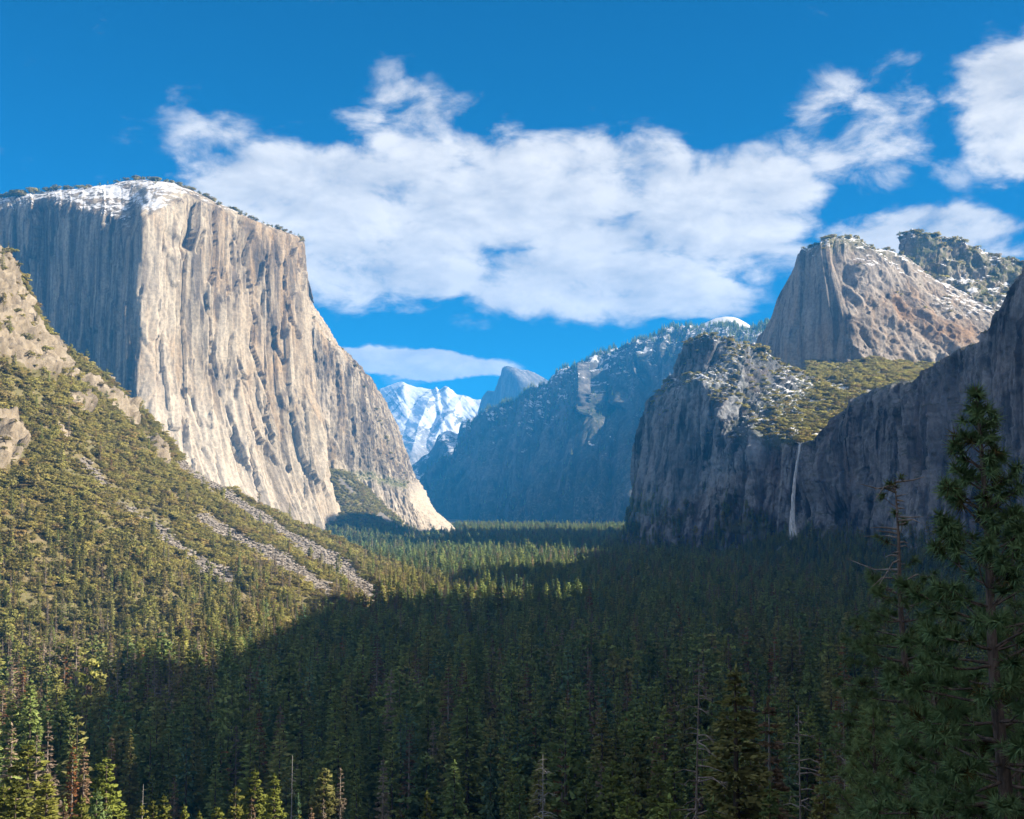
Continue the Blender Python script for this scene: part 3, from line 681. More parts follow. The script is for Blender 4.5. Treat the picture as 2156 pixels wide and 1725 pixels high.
# ---- far blue wall across the valley
sw = [  # foot, low, mid, high, crest
    ((820, 1130, 8600), (830, 1110, 8700), (845, 1095, 8800), (855, 1080, 8900), (862, 1062, 9000)),
    ((860, 1130, 8200), (868, 1105, 8350), (876, 1080, 8500), (882, 1055, 8650), (890, 1025, 8800)),
    ((905, 1130, 7900), (910, 1095, 8100), (918, 1060, 8300), (928, 1020, 8500), (940, 975, 8700)),
    ((955, 1130, 7600), (962, 1085, 7850), (970, 1035, 8100), (985, 980, 8350), (1004, 907, 9000)),
    ((1000, 1130, 7350), (1008, 1075, 7600), (1018, 1015, 7850), (1030, 945, 8100), (1046, 872, 9000)),
    ((1050, 1130, 7100), (1056, 1070, 7350), (1066, 1005, 7600), (1082, 930, 7850), (1103, 840, 8800)),
    ((1100, 1130, 6850), (1106, 1065, 7100), (1116, 995, 7350), (1134, 910, 7600), (1161, 798, 8600)),
    ((1150, 1130, 6650), (1156, 1062, 6900), (1168, 985, 7150), (1184, 895, 7400), (1212, 770, 8300)),
    ((1200, 1130, 6450), (1206, 1060, 6700), (1218, 980, 6950), (1234, 880, 7200), (1258, 748, 8150)),
    ((1250, 1130, 6300), (1256, 1060, 6550), (1268, 975, 6900), (1284, 870, 7350), (1310, 733, 8150)),
    ((1300, 1130, 6150), (1306, 1060, 6400), (1318, 970, 6800), (1334, 860, 7250), (1362, 720, 8050)),
    ((1345, 1130, 6000), (1352, 1060, 6250), (1365, 965, 6700), (1382, 850, 7150), (1412, 706, 8000)),
    ((1400, 1130, 5900), (1408, 1060, 6150), (1420, 960, 6600), (1436, 840, 7050), (1462, 690, 7950)),
    ((1470, 1130, 5800), (1478, 1060, 6050), (1488, 955, 6450), (1500, 830, 6900), (1520, 692, 7900)),
    ((1550, 1130, 5700), (1556, 1060, 5950), (1564, 955, 6200), (1572, 830, 6450), (1585, 690, 7850)),
    ((1640, 1130, 5650), (1644, 1060, 5900), (1650, 955, 6150), (1656, 830, 6400), (1664, 679, 7800)),
    ((1740, 1130, 5600), (1742, 1060, 5850), (1746, 955, 6100), (1750, 830, 6350), (1756, 668, 7800)),
]
rows = [[q(*c[k]) for c in sw] for k in range(5)]
rows.append([add(p, 100, 250, -30) for p in rows[-1]]); rows.append([add(p, 400, 1500, -250) for p in rows[-2]])
V = loft(rows, 330, 460)
px, py, _ = proj(V); N = normals(V)
pil = np.zeros(px.shape)
d = 70 * fbm3(V, 1 / 700, 4, 61) * sstep(700, 780, py) + 22 * ridge(fbm3(V * np.array([1, 1, .45]), 1 / 160, 4, 63)) + 12 * fluting(V, 0.12, 67, (160, 70, 30))
for (xa, xb, ya, yb, dep) in ((1246, 1270, 768, 872, 115), (1300, 1322, 786, 852, 85), (1350, 1361, 754, 792, 45), (1266, 1275, 800, 860, 30)):   # pillars
    jag = 3 * vn2(py / 9, px * 0, 5)
    pil = np.maximum(pil, dep * sstep(xa - 2, xa + 1, px) * sstep(xb + 1.5 + jag, xb - .5 + jag, px) * sstep(ya - 2, ya + 6 + 3 * vn2(px / 4, py * 0, 8), py) * sstep(yb + 14, yb, py))
d -= 60 * np.exp(-(((px - 1265) / 9) ** 2 + ((py - 800) / 40) ** 2))
V = push(V, d, N) + pil[..., None] * np.array([-0.88, -0.47, 0.0]); n2 = normals(V)[..., 2]
veg = np.clip(0.5 + 0.8 * fbm3(V, 1 / 220, 4, 70) + 0.5 * sstep(950, 1080, py), 0, 1) * sstep(.25, .5, n2)
snow = np.clip(0.19 + 0.08 * sstep(900, 760, py) - 0.3 * sstep(930, 1040, py) + .3 * fbm3(V, 1 / 300, 3, 72), 0, .6)
terrain('valley_wall', V, M_FAR, 'hazy blue far valley wall with a rock pillar near its crest', veg=veg, snow=snow)

# ---- snowy bald dome on that crest
r1 = [(1440, 702), (1462, 690), (1482, 681), (1505, 671), (1528, 667), (1552, 671), (1568, 679), (1585, 690), (1605, 697)]
V = loft([[q(x, 735, 7700) for x, y in r1], [q(x, .5 * (735 + y), 7850) for x, y in r1], [q(x, y + 2, 8100) for x, y in r1], [q(x, y, 8250) for x, y in r1], [add(q(x, y, 8250), 0, 500, -60) for x, y in r1]], 70, 100)
V = push(V, 6 * fbm3(V, 1 / 80, 4, 81))
terrain('bald_dome', V, M_DOME, 'small snow-covered bald dome on the far crest', snow=np.full(V.shape[:2], .85), veg=.35 * np.ones(V.shape[:2]))

# ---- split dome far up the valley
hd = [  # base, low, mid, top
    ((985, 1010, 12700), (992, 950, 12800), (1000, 905, 12900), (1010, 858, 13000)),
    ((1005, 1010, 12600), (1010, 940, 12700), (1015, 880, 12800), (1024, 829, 12900)),
    ((1025, 1010, 12550), (1028, 930, 12650), (1034, 870, 12750), (1040, 827, 12850)),
    ((1040, 1010, 12500), (1044, 920, 12600), (1048, 850, 12680), (1052, 800, 12760)),
    ((1052, 1010, 12450), (1055, 920, 12540), (1057, 850, 12610), (1058, 784, 12680)),
    ((1066, 1010, 12400), (1070, 920, 12480), (1072, 850, 12540), (1068, 780, 12660)),
    ((1082, 1010, 12350), (1090, 920, 12420), (1092, 850, 12490), (1082, 785, 12620)),
    ((1098, 1010, 12320), (1108, 920, 12370), (1110, 855, 12440), (1104, 806, 12560)),
    ((1112, 1010, 12300), (1122, 920, 12350), (1124, 860, 12430), (1118, 822, 12530)),
    ((1130, 1010, 12400), (1136, 920, 12450), (1138, 870, 12520), (1136, 838, 12620)),
    ((1170, 1010, 12700), (1174, 920, 12750), (1176, 880, 12800), (1178, 850, 12850)),
]
bk = [(1012, 856, 13300), (1026, 830, 13200), (1042, 829, 13150), (1054, 801, 13050), (1059, 783, 12960), (1072, 780, 12950), (1092, 779, 12950), (1112, 781, 12980), (1130, 789, 13020), (1152, 801, 13060), (1185, 835, 13100)]
rows = [[q(*c[k]) for c in hd] for k in range(4)] + [[q(*p) for p in bk], [add(q(*p), 100, 700, -300) for p in bk]]
V = loft(rows, 170, 200)
V = push(V, 14 * fbm3(V, 1 / 220, 4, 91) + 8 * ridge(vn2(arc(V) / 90, V[..., 2] / 900, 93)))
px, py, _ = proj(V)
n2 = normals(V)[..., 2]
terrain('split_dome', V, M_DOME, 'distant split granite dome with a sheer face', snow=np.clip(.10 + .16 * sstep(.5, .8, n2) , 0, 1), veg=.8 * sstep(880, 960, py), dark=np.full(px.shape, .3))

# ---- snowy peak behind
cl = [(735, 850), (773, 832), (810, 815), (833, 807), (848, 804), (860, 810), (883, 815), (902, 818), (913, 818), (918, 814), (924, 819), (937, 813), (954, 822), (965, 832), (986, 835), (1018, 837), (1060, 842)]
r4 = [q(x, y, 17300 - 3 * (x - 735)) for x, y in cl]
r0 = [q(x + 30, 1010, 13800) for x, y in cl]
r2 = [lerp(a, b, .45) for a, b in zip(r0, r4)]; r3 = [lerp(a, b, .8) for a, b in zip(r0, r4)]
V = loft([r0, r2, r3, r4, [add(p, 0, 900, -300) for p in r4]], 260, 340)
px, py, _ = proj(V)
fl = V[..., 0] + V[..., 2] * 0.9
g1 = np.abs(fbm2(fl / 520, V[..., 2] / 1500, 4, 101, .55)); g2 = np.abs(fbm2(fl / 150, V[..., 2] / 420, 4, 103, .6))
d = (-90 * g1 - 30 * g2) * sstep(806, 850, py) + 12 * fbm3(V, 1 / 90, 4, 105) * sstep(800, 815, py)
d += 90 * sstep(816, 850, py) * np.maximum(near_line(px, py, [(937, 816), (905, 850), (880, 905), (868, 960)], 30), .7 * near_line(px, py, [(975, 836), (940, 880), (915, 930)], 26))
V = push(V, d)
dots = sstep(0.15, 0.4, fbm2(px / 10, py / 7, 3, 9))
veg = np.clip(near_line(px, py, [(900, 872), (940, 868), (985, 880)], 16) * 1.1 + near_line(px, py, [(950, 830), (1010, 845)], 18) * .9, 0, 1) * (.4 + .6 * dots)
snow = np.clip(0.80 - .6 * sstep(870, 970, py) - 0.45 * veg - .5 * sstep(0.1, .4, fbm2((px + py) / 14, py / 30, 4, 19)), 0, 1)
terrain('snowy_peak', V, M_PEAK, 'snow-covered mountain ridge far behind the valley', snow=snow, veg=veg)

# ---- dark blue spur under the split dome
cr = [(835, 1005), (858, 992), (885, 970), (913, 942), (926, 916), (942, 907), (965, 914), (972, 896), (1008, 884), (1045, 880), (1080, 870)]
r2 = [q(x, y, 10800 - 1.5 * (x - 835)) for x, y in cr]; r0 = [q(x + 25, 1090, 9300) for x, y in cr]
V = loft([r0, [lerp(a, b, .5) for a, b in zip(r0, r2)], r2, [add(p, 50, 400, -60) for p in r2], [add(p, 50, 1500, -500) for p in r2]], 130, 170)
px, py, _ = proj(V)
V = push(V, 40 * fbm3(V, 1 / 350, 5, 111) + 20 * ridge(fbm3(V, 1 / 180, 3, 113)))
terrain('dark_spur', V, M_FAR, 'dark forested spur below the distant split dome', snow=np.full(px.shape, .45), veg=np.clip(.6 + fbm2(px / 25, py / 25, 3, 7), 0, 1))

# ---- small pillar at the end of the shoulder
r1 = [(832, 975), (840, 958), (848, 953), (855, 957), (861, 975), (864, 996)]
V = loft([[q(832 + i * 7, 1040, 5150 + 6 * i) for i in range(6)], [q(832 + i * 6.6, 1000, 5180 + 20 * i) for i in range(6)], [q(x, y, 5200 + 25 * i) for i, (x, y) in enumerate(r1)], [add(q(x, y, 5200), 0, 160, -20) for x, y in r1]], 60, 50)
V = push(V, 4 * fbm3(V, 1 / 30, 4, 121))
terrain('rock_pillar', V, M_GREY, 'slim grey rock pillar at the end of the granite shoulder')
# ------------------------------------------------------------------ valley floor, near hill and the ridge that shades them
def hill_h(X, Y):
    """height of the ground the camera stands on and of the valley floor"""
    X = np.asarray(X, float); Y = np.asarray(Y, float)
    h = 8 + 140.3 * np.exp(-np.maximum(Y - 4, 0) / 235.0)
    side = np.maximum(X - 22, 0) * 1.15 * np.exp(-(np.maximum(Y, 0) / 165.0) ** 2)
    left = -np.maximum(-X - 60, 0) * 0.10 * np.exp(-np.maximum(Y, 0) / 300)
    h = np.where(Y < 4, 148.3, h) + np.minimum(side, 260) + left
    h = h + 2.2 * fbm2(X / 60, Y / 60, 3, 140) * sstep(15, 80, Y)
    return np.maximum(h, 3.0 + 2.0 * fbm2(X / 200, Y / 200, 3, 141))
def hgrid(xs, ys, fn):
    X, Y = np.meshgrid(xs, ys); return np.stack([X, Y, fn(X, Y)], -1)
V = hgrid(np.linspace(-420, 520, 150), np.concatenate([np.linspace(-250, 100, 70), np.linspace(105, 900, 100)]), hill_h)
me = mesh_np('near_hillside', V, grid_faces(*V.shape[:2]), [M_FLOOR])
obj('near_hillside', me, None, kind='structure', label='wooded slope dropping away below the viewpoint')
def floor_h(X, Y): return 2.0 + 2.5 * fbm2(X / 220, Y / 220, 3, 141) + np.maximum(Y - 2500, 0) * 0.002 - 2.5 * (Y < 950) * (np.abs(X) < 400)
V = hgrid(np.linspace(-3200, 3800, 120), np.linspace(150, 9500, 160), floor_h)
me = mesh_np('valley_floor', V, grid_faces(*V.shape[:2]), [M_FLOOR])
obj('valley_floor', me, None, kind='structure', label='flat valley floor under the forest')

# the ridge south of the viewpoint, right of the frame: its crest line throws the big valley shadow
ridge_pts = [(905, 1870, 520), (960, 1780, 600), (1000, 1716, 624), (1000, 1600, 600), (1000, 1410, 545), (1000, 1370, 555), (1000, 1320, 685), (985, 1100, 690), (970, 945, 688), (950, 727, 684), (940, 596, 715), (925, 440, 680), (915, 320, 665), (905, 265, 628), (895, 215, 594), (890, 150, 590), (870, 60, 580), (780, -160, 430), (640, -420, 400), (420, -700, 380)]
r2 = [np.array(p, float) for p in ridge_pts]
r0 = [np.array((max(430, 0.47 * p[1] + 60) if p[1] > 100 else 330, p[1] + 30, 0)) for p in ridge_pts]
r1 = [(a * .5 + b * .5) + np.array((40, 0, -40)) for a, b in zip(r0, r2)]
r3 = [p + np.array((500, -100, -60)) for p in r2]
V = loft([r0, r1, r2, r3], 90, 220)
V = push(V, 10 * fbm3(V, 1 / 70, 4, 131) * sstep(0, 0.3, (V[..., 2] / 600)))
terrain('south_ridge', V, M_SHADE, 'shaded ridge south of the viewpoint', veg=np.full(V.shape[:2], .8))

# ------------------------------------------------------------------ haze
m = bpy.data.materials.new('haze_air'); m.use_nodes = True
t = NT(m.node_tree); t.n.clear()
oo = t.node('ShaderNodeOutputMaterial'); pvn = t.node('ShaderNodeVolumePrincipled')
pvn.inputs['Color'].default_value = (0.03, 0.40, 1.0, 1)
pvn.inputs['Density'].default_value = 5.0e-5
pvn.inputs['Anisotropy'].default_value = 0.0
t.l.new(pvn.outputs[0], oo.inputs['Volume'])
hx = (-7000.0, 7000.0, -1500.0, 20500.0, -400.0, 1990.0)
hv_ = [(x, y, z_) for z_ in hx[4:] for y in hx[2:4] for x in hx[:2]]
me = mesh_np('haze', hv_, [(0, 2, 3, 1), (4, 5, 7, 6), (0, 1, 5, 4), (2, 6, 7, 3), (0, 4, 6, 2), (1, 3, 7, 5)], [m], False)
obj('haze', me, None, kind='stuff', label='thin blue haze filling the valley air', category='haze')
# ------------------------------------------------------------------ foliage materials
def leaf_mat(name, c1, c2, c3=None, trans=0.36, sc=0.35):
    m = bpy.data.materials.new(name); m.use_nodes = True
    t = NT(m.node_tree); t.n.clear()
    o = t.node('ShaderNodeOutputMaterial')
    rnd = t.node('ShaderNodeObjectInfo').outputs['Random']
    P = t.node('ShaderNodeNewGeometry').outputs['Position']
    n = t.noise(P, sc, 3.0, 0.6)
    col = t.mix(rnd, c1, c2)
    if c3: col = t.mix(t.rng(t.math('FRACT', t.math('MULTIPLY', rnd, 7.31)), 0.72, 0.9), col, c3)
    vv = t.math('FRACT', t.math('MULTIPLY', rnd, 13.7))
    col = t.mix(1.0, col, t.mix(vv, (0.66, 0.66, 0.68), (1.3, 1.27, 1.2)), 'MULTIPLY')
    col = t.mix(t.rng(n, 0.3, 0.7, 0.55, 0.0), col, t.mix(1.0, col, (0.55, 0.58, 0.5), 'MULTIPLY'))
    an = t.node('ShaderNodeAttribute', attribute_name='nrm'); vt = t.node('ShaderNodeVectorTransform', vector_type='NORMAL', convert_from='OBJECT', convert_to='WORLD'); t.l.new(an.outputs['Vector'], vt.inputs[0])
    d = t.node('ShaderNodeBsdfDiffuse'); t.put(d.inputs[0], col); t.l.new(vt.outputs[0], d.inputs['Normal'])
    tr = t.node('ShaderNodeBsdfTranslucent'); t.put(tr.inputs[0], t.mix(1.0, col, (1.1, 1.2, 0.7), 'MULTIPLY'))
    mx = t.node('ShaderNodeMixShader'); mx.inputs[0].default_value = trans
    t.l.new(d.outputs[0], mx.inputs[1]); t.l.new(tr.outputs[0], mx.inputs[2]); t.l.new(mx.outputs[0], o.inputs[0])
    return m
def bark_mat(name, c1, c2, sc=3.0):
    m, t, b = new_mat(name)
    P = t.node('ShaderNodeNewGeometry').outputs['Position']
    n = t.noise(t.scalev(P, (1, 1, 0.25)), sc, 5.0, 0.65)
    t.put(b.inputs['Base Color'], t.mix(t.rng(n, 0.35, 0.65), c1, c2))
    return m
M_NEEDLE = leaf_mat('conifer_needles', (0.255, 0.355, 0.160), (0.395, 0.445, 0.150), (0.43, 0.41, 0.17))
M_OLIVE = leaf_mat('olive_needles', (0.33, 0.34, 0.115), (0.42, 0.40, 0.14), (0.40, 0.33, 0.155))
M_NEEDLE_B = leaf_mat('blue_needles', (0.20, 0.32, 0.22), (0.24, 0.35, 0.22))
M_SUNNY = leaf_mat('sunlit_needles', (0.24, 0.28, 0.07), (0.30, 0.30, 0.085))  # sunlight put into the needle colour: yellower copy for the lit trees
M_BROWN = leaf_mat('dead_brown_needles', (0.30, 0.20, 0.14), (0.36, 0.24, 0.175), (0.34, 0.155, 0.075))
M_GREYTWIG = leaf_mat('dead_grey_twigs', (0.34, 0.265, 0.22), (0.40, 0.32, 0.27))
M_OAK = leaf_mat('oak_leaves', (0.345, 0.305, 0.112), (0.43, 0.355, 0.135), (0.39, 0.285, 0.14))
M_BRUSH = leaf_mat('brush_leaves', (0.38, 0.355, 0.135), (0.46, 0.40, 0.155), (0.41, 0.325, 0.165))
M_PINE = leaf_mat('long_pine_needles', (0.26, 0.44, 0.23), (0.36, 0.50, 0.23), None, 0.2, 1.5)
M_PINE_OLD = leaf_mat('inner_pine_needles', (0.28, 0.205, 0.08), (0.26, 0.22, 0.09), None, 0.2, 1.5)
M_BARK = bark_mat('conifer_bark', (0.055, 0.042, 0.033), (0.13, 0.10, 0.08))
M_BARK2 = bark_mat('pine_bark', (0.07, 0.055, 0.048), (0.22, 0.16, 0.135), 9.0)
M_SNAG = bark_mat('bleached_wood', (0.26, 0.24, 0.23), (0.46, 0.43, 0.41))
M_DEADWOOD = bark_mat('dead_wood', (0.15, 0.12, 0.105), (0.31, 0.26, 0.225))

# ------------------------------------------------------------------ tree builders: each returns triangle soups
def _rot_frame(d):
    d = d / (np.linalg.norm(d, axis=-1, keepdims=True) + 1e-9)
    ref = np.where(np.abs(d[..., 2:3]) > 0.9, np.array([1.0, 0, 0]), np.array([0, 0, 1.0]))
    a = np.cross(d, ref); a /= (np.linalg.norm(a, axis=-1, keepdims=True) + 1e-9)
    b = np.cross(a, d); return d, a, b
def tubes(P0, P1, R0, R1, k=4):
    """tapered k-sided bars from P0 to P1 -> V, F(quads)"""
    P0 = np.asarray(P0, float); P1 = np.asarray(P1, float); n = len(P0)
    d, a, b = _rot_frame(P1 - P0)
    ang = np.arange(k) * 2 * np.pi / k
    ring = np.cos(ang)[None, :, None] * a[:, None, :] + np.sin(ang)[None, :, None] * b[:, None, :]
    R0 = np.asarray(R0).reshape(-1, 1, 1) * np.ones((n, 1, 1)); R1 = np.asarray(R1).reshape(-1, 1, 1) * np.ones((n, 1, 1))
    V = np.concatenate([P0[:, None] + ring * R0, P1[:, None] + ring * R1], 1).reshape(-1, 3)
    i = np.arange(k); q_ = np.stack([i, (i + 1) % k, (i + 1) % k + k, i + k], 1)
    F = (np.arange(n)[:, None, None] * 2 * k + q_[None]).reshape(-1, 4)
    return V, F
def polytube(pts, rad, k=7):
    pts = np.asarray(pts, float); rad = np.asarray(rad, float)
    t = np.gradient(pts, axis=0); d, a, b = _rot_frame(t)
    ang = np.arange(k) * 2 * np.pi / k
    V = pts[:, None] + (np.cos(ang)[None, :, None] * a[:, None] + np.sin(ang)[None, :, None] * b[:, None]) * rad[:, None, None]
    n = len(pts); F = []
    for r in range(n - 1):
        for i in range(k): F.append((r * k + i, r * k + (i + 1) % k, (r + 1) * k + (i + 1) % k, (r + 1) * k + i))
    F.append(tuple((n - 1) * k + i for i in (0, 2, 4, 5)))
    return V.reshape(-1, 3), np.array(F)
def sprays(C, D, L, W, rng, flop=0.5, O=None):
    """leaf sprays: two triangles each, folded, centre C, direction D, length L, width W"""
    n = len(C)
    D = D + rng.normal(0, flop, (n, 3)); d, a, b = _rot_frame(D)
    th = rng.uniform(0, np.pi, (n, 1)); a2 = np.cos(th) * a + np.sin(th) * b; b2 = -np.sin(th) * a + np.cos(th) * b
    L = np.asarray(L).reshape(-1, 1); W = np.asarray(W).reshape(-1, 1)
    p0 = C - d * L * .45; p1 = C + a2 * W * .5 - b2 * W * .18; p2 = C + d * L * .55; p3 = C - a2 * W * .5 - b2 * W * .18
    V = np.stack([p0, p1, p2, p3], 1).reshape(-1, 3)
    i = np.arange(n)[:, None] * 4
    F = np.concatenate([i + np.array([[0, 1, 2]]), i + np.array([[0, 2, 3]])], 0)
    O = D if O is None else O
    O = O + rng.normal(0, .28, O.shape); O = O / (np.linalg.norm(O, axis=1, keepdims=True) + 1e-9)
    return V, F, np.repeat(O, 4, 0)
def conifer(rng, h=30.0, r=3.6, base=0.12, whorls=30, per=7, style='fir', dens=1.0, fine=1.0):
    """-> crown (V, F tri), trunk (V, F quad)"""
    C, D, L, W = [], [], [], []
    bP0, bP1, bR = [], [], []
    bump_ = rng.uniform(0.6, 1.25, 12)
    for w_ in range(whorls):
        t = (w_ + rng.uniform(-.4, .4)) / whorls
        t = min(max(t, 0), 0.99)
        zz = h * (base + (1 - base) * t)
        if style == 'fir': pr = (1 - t) ** 0.8 * (0.55 + 0.45 * min(1, t * 6))
        elif style == 'cedar': pr = (1 - t) ** 0.6 * (0.5 + 0.5 * min(1, t * 5))
        else: pr = (1 - t ** 2.2) ** 0.75 * (0.35 + 0.65 * min(1, t * 2.2)) * (0.7 + 0.5 * rng.rand())
        for k in range(per):
            a = rng.uniform(0, 2 * np.pi)
            sec = bump_[int(a / (2 * np.pi) * 12) % 12]
            ln = r * pr * rng.uniform(.65, 1.15) * (sec if style == 'pine' else (0.85 + .15 * sec)) + 0.15
            el_ = {'fir': 0.15 - 0.45 * (1 - t), 'cedar': 0.35 - 0.3 * (1 - t), 'pine': 0.45 - 0.5 * (1 - t)}[style] + rng.normal(0, .12)
            dr = np.array([np.cos(a) * np.cos(el_), np.sin(a) * np.cos(el_), np.sin(el_)])
            p0 = np.array([0, 0, zz]); p1 = p0 + dr * ln
            if k < 3: bP0.append(p0); bP1.append(p1 * np.array([.9, .9, 1])); bR.append(0.02 + 0.012 * ln)
            ns = max(1, int((2.2 + ln * 1.35) * dens * fine * rng.uniform(.6, 1.3)))
            f = rng.uniform(0.25 if style != 'pine' else 0.45, 1.05, ns) ** 0.8
            side = np.array([-dr[1], dr[0], 0])
            c = p0 + dr * ln * f[:, None] + side * (rng.normal(0, .16, (ns, 1)) * ln * f[:, None]) + np.array([0, 0, 1.0]) * (rng.normal(-.02, .06, (ns, 1)) * ln - 0.12 * (f[:, None] ** 2) * ln * (style == 'fir'))
            C.append(c); D.append(np.repeat(dr[None], ns, 0))
            s_ = (0.62 + 0.16 * ln) * rng.uniform(.7, 1.35, ns) / math.sqrt(fine)
            L.append(s_ * (1.25 if style != 'pine' else 1.0)); W.append(s_ * (0.62 if style != 'pine' else 0.9))
    tipn = 5
    C.append(np.stack([np.zeros(tipn), np.zeros(tipn), h * np.linspace(.965, 1.0, tipn)], 1)); D.append(np.tile([0, 0, 1.0], (tipn, 1))); L.append(np.full(tipn, .7)); W.append(np.full(tipn, .3))
    CC = np.concatenate(C); O = CC * np.array([1.0, 1.0, 0]); O /= (np.linalg.norm(O, axis=1, keepdims=True) + .3); O[:, 2] = .45
    crown = sprays(CC, np.concatenate(D), np.concatenate(L), np.concatenate(W), rng, 0.38 if style != 'pine' else 0.75, O)
    tr = polytube([(0, 0, -2.5), (0, 0, h * .3), (0, 0, h * .7), (0, 0, h * .99)], [0.013 * h, 0.010 * h, 0.005 * h, 0.02], 6)
    bv, bf = tubes(bP0, bP1, bR, np.array(bR) * .3, 3)
    trunk = (np.concatenate([tr[0], bv]), np.concatenate([tr[1], bf + len(tr[0])]))
    return crown, trunk
def snag(rng, h=28.0, r=3.0, n=60, base=.25, twig=0.5, droop=.25, top=1.0, tr_r=.0085, bw=1.0):
    """bare dead tree -> (V, F quad)"""
    lean = rng.normal(0, .012, 2)
    tp = [(lean[0] * z_ * (z_ / h), lean[1] * z_ * (z_ / h), z_) for z_ in np.linspace(-2.5, h * top, 9)]
    tr = polytube(tp, np.linspace(tr_r * h, 0.03, 9), 6)
    P0, P1, R0, R1 = [], [], [], []
    for i in range(n):
        t = rng.uniform(base, 0.985); zz = h * t * top; a = rng.uniform(0, 2 * np.pi)
        ln = r * (1 - t) ** .55 * rng.uniform(.45, 1.15) + .25
        el_ = rng.normal(.12, .18)
        d1 = np.array([np.cos(a) * np.cos(el_), np.sin(a) * np.cos(el_), np.sin(el_)])
        a2 = a + rng.normal(0, .3); d2 = np.array([np.cos(a2), np.sin(a2), -droop + rng.normal(0, .15)])
        b0 = np.array([lean[0] * zz * zz / h, lean[1] * zz * zz / h, zz]); m_ = b0 + d1 * ln * .5; e_ = m_ + d2 * ln * .55
        rr = (.018 + .014 * ln) * bw
        P0 += [b0, m_]; P1 += [m_, e_]; R0 += [rr, rr * .65]; R1 += [rr * .65, rr * .2]
        for k in range(int(rng.uniform(0, 4) * twig * 2)):
            f = rng.uniform(.1, 1); p = m_ + (e_ - m_) * f; a3 = a + rng.choice([-1, 1]) * rng.uniform(.5, 1.3)
            P0.append(p); P1.append(p + np.array([np.cos(a3), np.sin(a3), rng.normal(-.1, .3)]) * ln * .28); R0.append(rr * .4); R1.append(rr * .12)
    bv, bf = tubes(P0, P1, R0, R1, 3)
    return np.concatenate([tr[0], bv]), np.concatenate([tr[1], bf + len(tr[0])])
def bushy(rng, h=7.0, r=4.0, lobes=16, per=55, low=0.2):
    C, D, S = [], [], []
    for i in range(lobes):
        a = rng.uniform(0, 2 * np.pi); rr = r * math.sqrt(rng.uniform(0, .7)); zt = rng.uniform(low, .8)
        c0 = np.array([np.cos(a) * rr, np.sin(a) * rr, h * zt * (1 - .35 * (rr / r) ** 2)])
        lr = r * rng.uniform(.28, .46)
        v = rng.normal(0, 1, (per, 3)); v /= np.linalg.norm(v, axis=1, keepdims=True); v[:, 2] = np.abs(v[:, 2]) * .9 - .25
        C.append(c0 + v * lr * rng.uniform(.75, 1.05, (per, 1)) * np.array([1, 1, .8])); D.append(v + rng.normal(0, .5, (per, 3))); S.append(lr * rng.uniform(.32, .6, per))
    S = np.concatenate(S)
    CC = np.concatenate(C); O = np.concatenate(D) * .5 + CC / r * .5 + np.array([0, 0, .35])
    crown = sprays(CC, np.concatenate(D), S, S * .8, rng, .6, O)
    tv, tf = tubes([(0, 0, -1)] * 4, [(r * .3 * math.cos(k * 1.6), r * .3 * math.sin(k * 1.6), h * .55) for k in range(4)], .03 * h, .012 * h, 4)
    return crown, (tv, tf)
def as_mesh(name, parts):
    """parts: list of (V, F, material) joined into one mesh; triangles and quads allowed"""
    me = bpy.data.meshes.new(name); Vs, starts, idx, mi, off, ls = [], [], [], [], 0, 0
    mats = []
    Ns = []
    for V, F, m, *nn in parts:
        Ns.append(nn[0] if nn else np.tile([0.0, 0, 1], (len(V), 1)))
        if m not in mats: mats.append(m)
        k = F.shape[1]; Vs.append(V); idx.append((F + off).ravel()); starts.append(ls + np.arange(len(F)) * k); mi.append(np.full(len(F), mats.index(m)))
        off += len(V); ls += F.size
    V = np.concatenate(Vs).astype(np.float32); idx = np.concatenate(idx).astype(np.int32); starts = np.concatenate(starts).astype(np.int32); mi = np.concatenate(mi).astype(np.int32)
    me.vertices.add(len(V)); me.vertices.foreach_set('co', V.ravel())
    me.loops.add(len(idx)); me.loops.foreach_set('vertex_index', idx)
    me.polygons.add(len(starts)); me.polygons.foreach_set('loop_start', starts); me.polygons.foreach_set('material_index', mi)
    if any(len(p_) > 3 for p_ in parts):
        na_ = me.attributes.new('nrm', 'FLOAT_VECTOR', 'POINT'); na_.data.foreach_set('vector', np.concatenate(Ns).astype(np.float32).ravel())
    me.update(calc_edges=True)
    for m in mats: me.materials.append(m)
    return me

# ------------------------------------------------------------------ kinds: list of (crown mesh, trunk mesh) for single trees and joined meshes for the mass
RNG = np.random.RandomState(11)
KIND = {}       # kind -> list of dict(h, crown, trunk, joined)
def add_kind(kind, n, make, m_leaf, m_bark):
    lst = []
    for i in range(n):
        crown, trunk = make(RNG)
        d = {'h': float((trunk if crown is None else crown)[0][:, 2].max())}
        parts = ([(crown[0], crown[1], m_leaf, crown[2])] if crown is not None else []) + [(trunk[0], trunk[1], m_bark)]
        d['joined'] = as_mesh(kind, parts)
        d['crown'] = as_mesh('crown', parts[:1]) if crown is not None else None
        d['trunk'] = as_mesh('trunk', parts[-1:])
        lst.append(d)
    KIND[kind] = lst
U = RNG.uniform
add_kind('fir', 5, lambda g: conifer(g, 30, U(3.3, 4.3), U(.06, .14), 30, 6, 'fir'), M_NEEDLE, M_BARK)
add_kind('cedar', 3, lambda g: conifer(g, 30, U(3.0, 3.8), U(.08, .16), 30, 6, 'cedar'), M_NEEDLE, M_BARK)
add_kind('pine', 4, lambda g: conifer(g, 30, U(3.6, 4.6), U(.25, .4), 20, 6, 'pine', 1.6), M_NEEDLE, M_BARK)
add_kind('blue_fir', 2, lambda g: conifer(g, 30, U(3.3, 3.9), .08, 30, 6, 'fir'), M_NEEDLE_B, M_BARK)
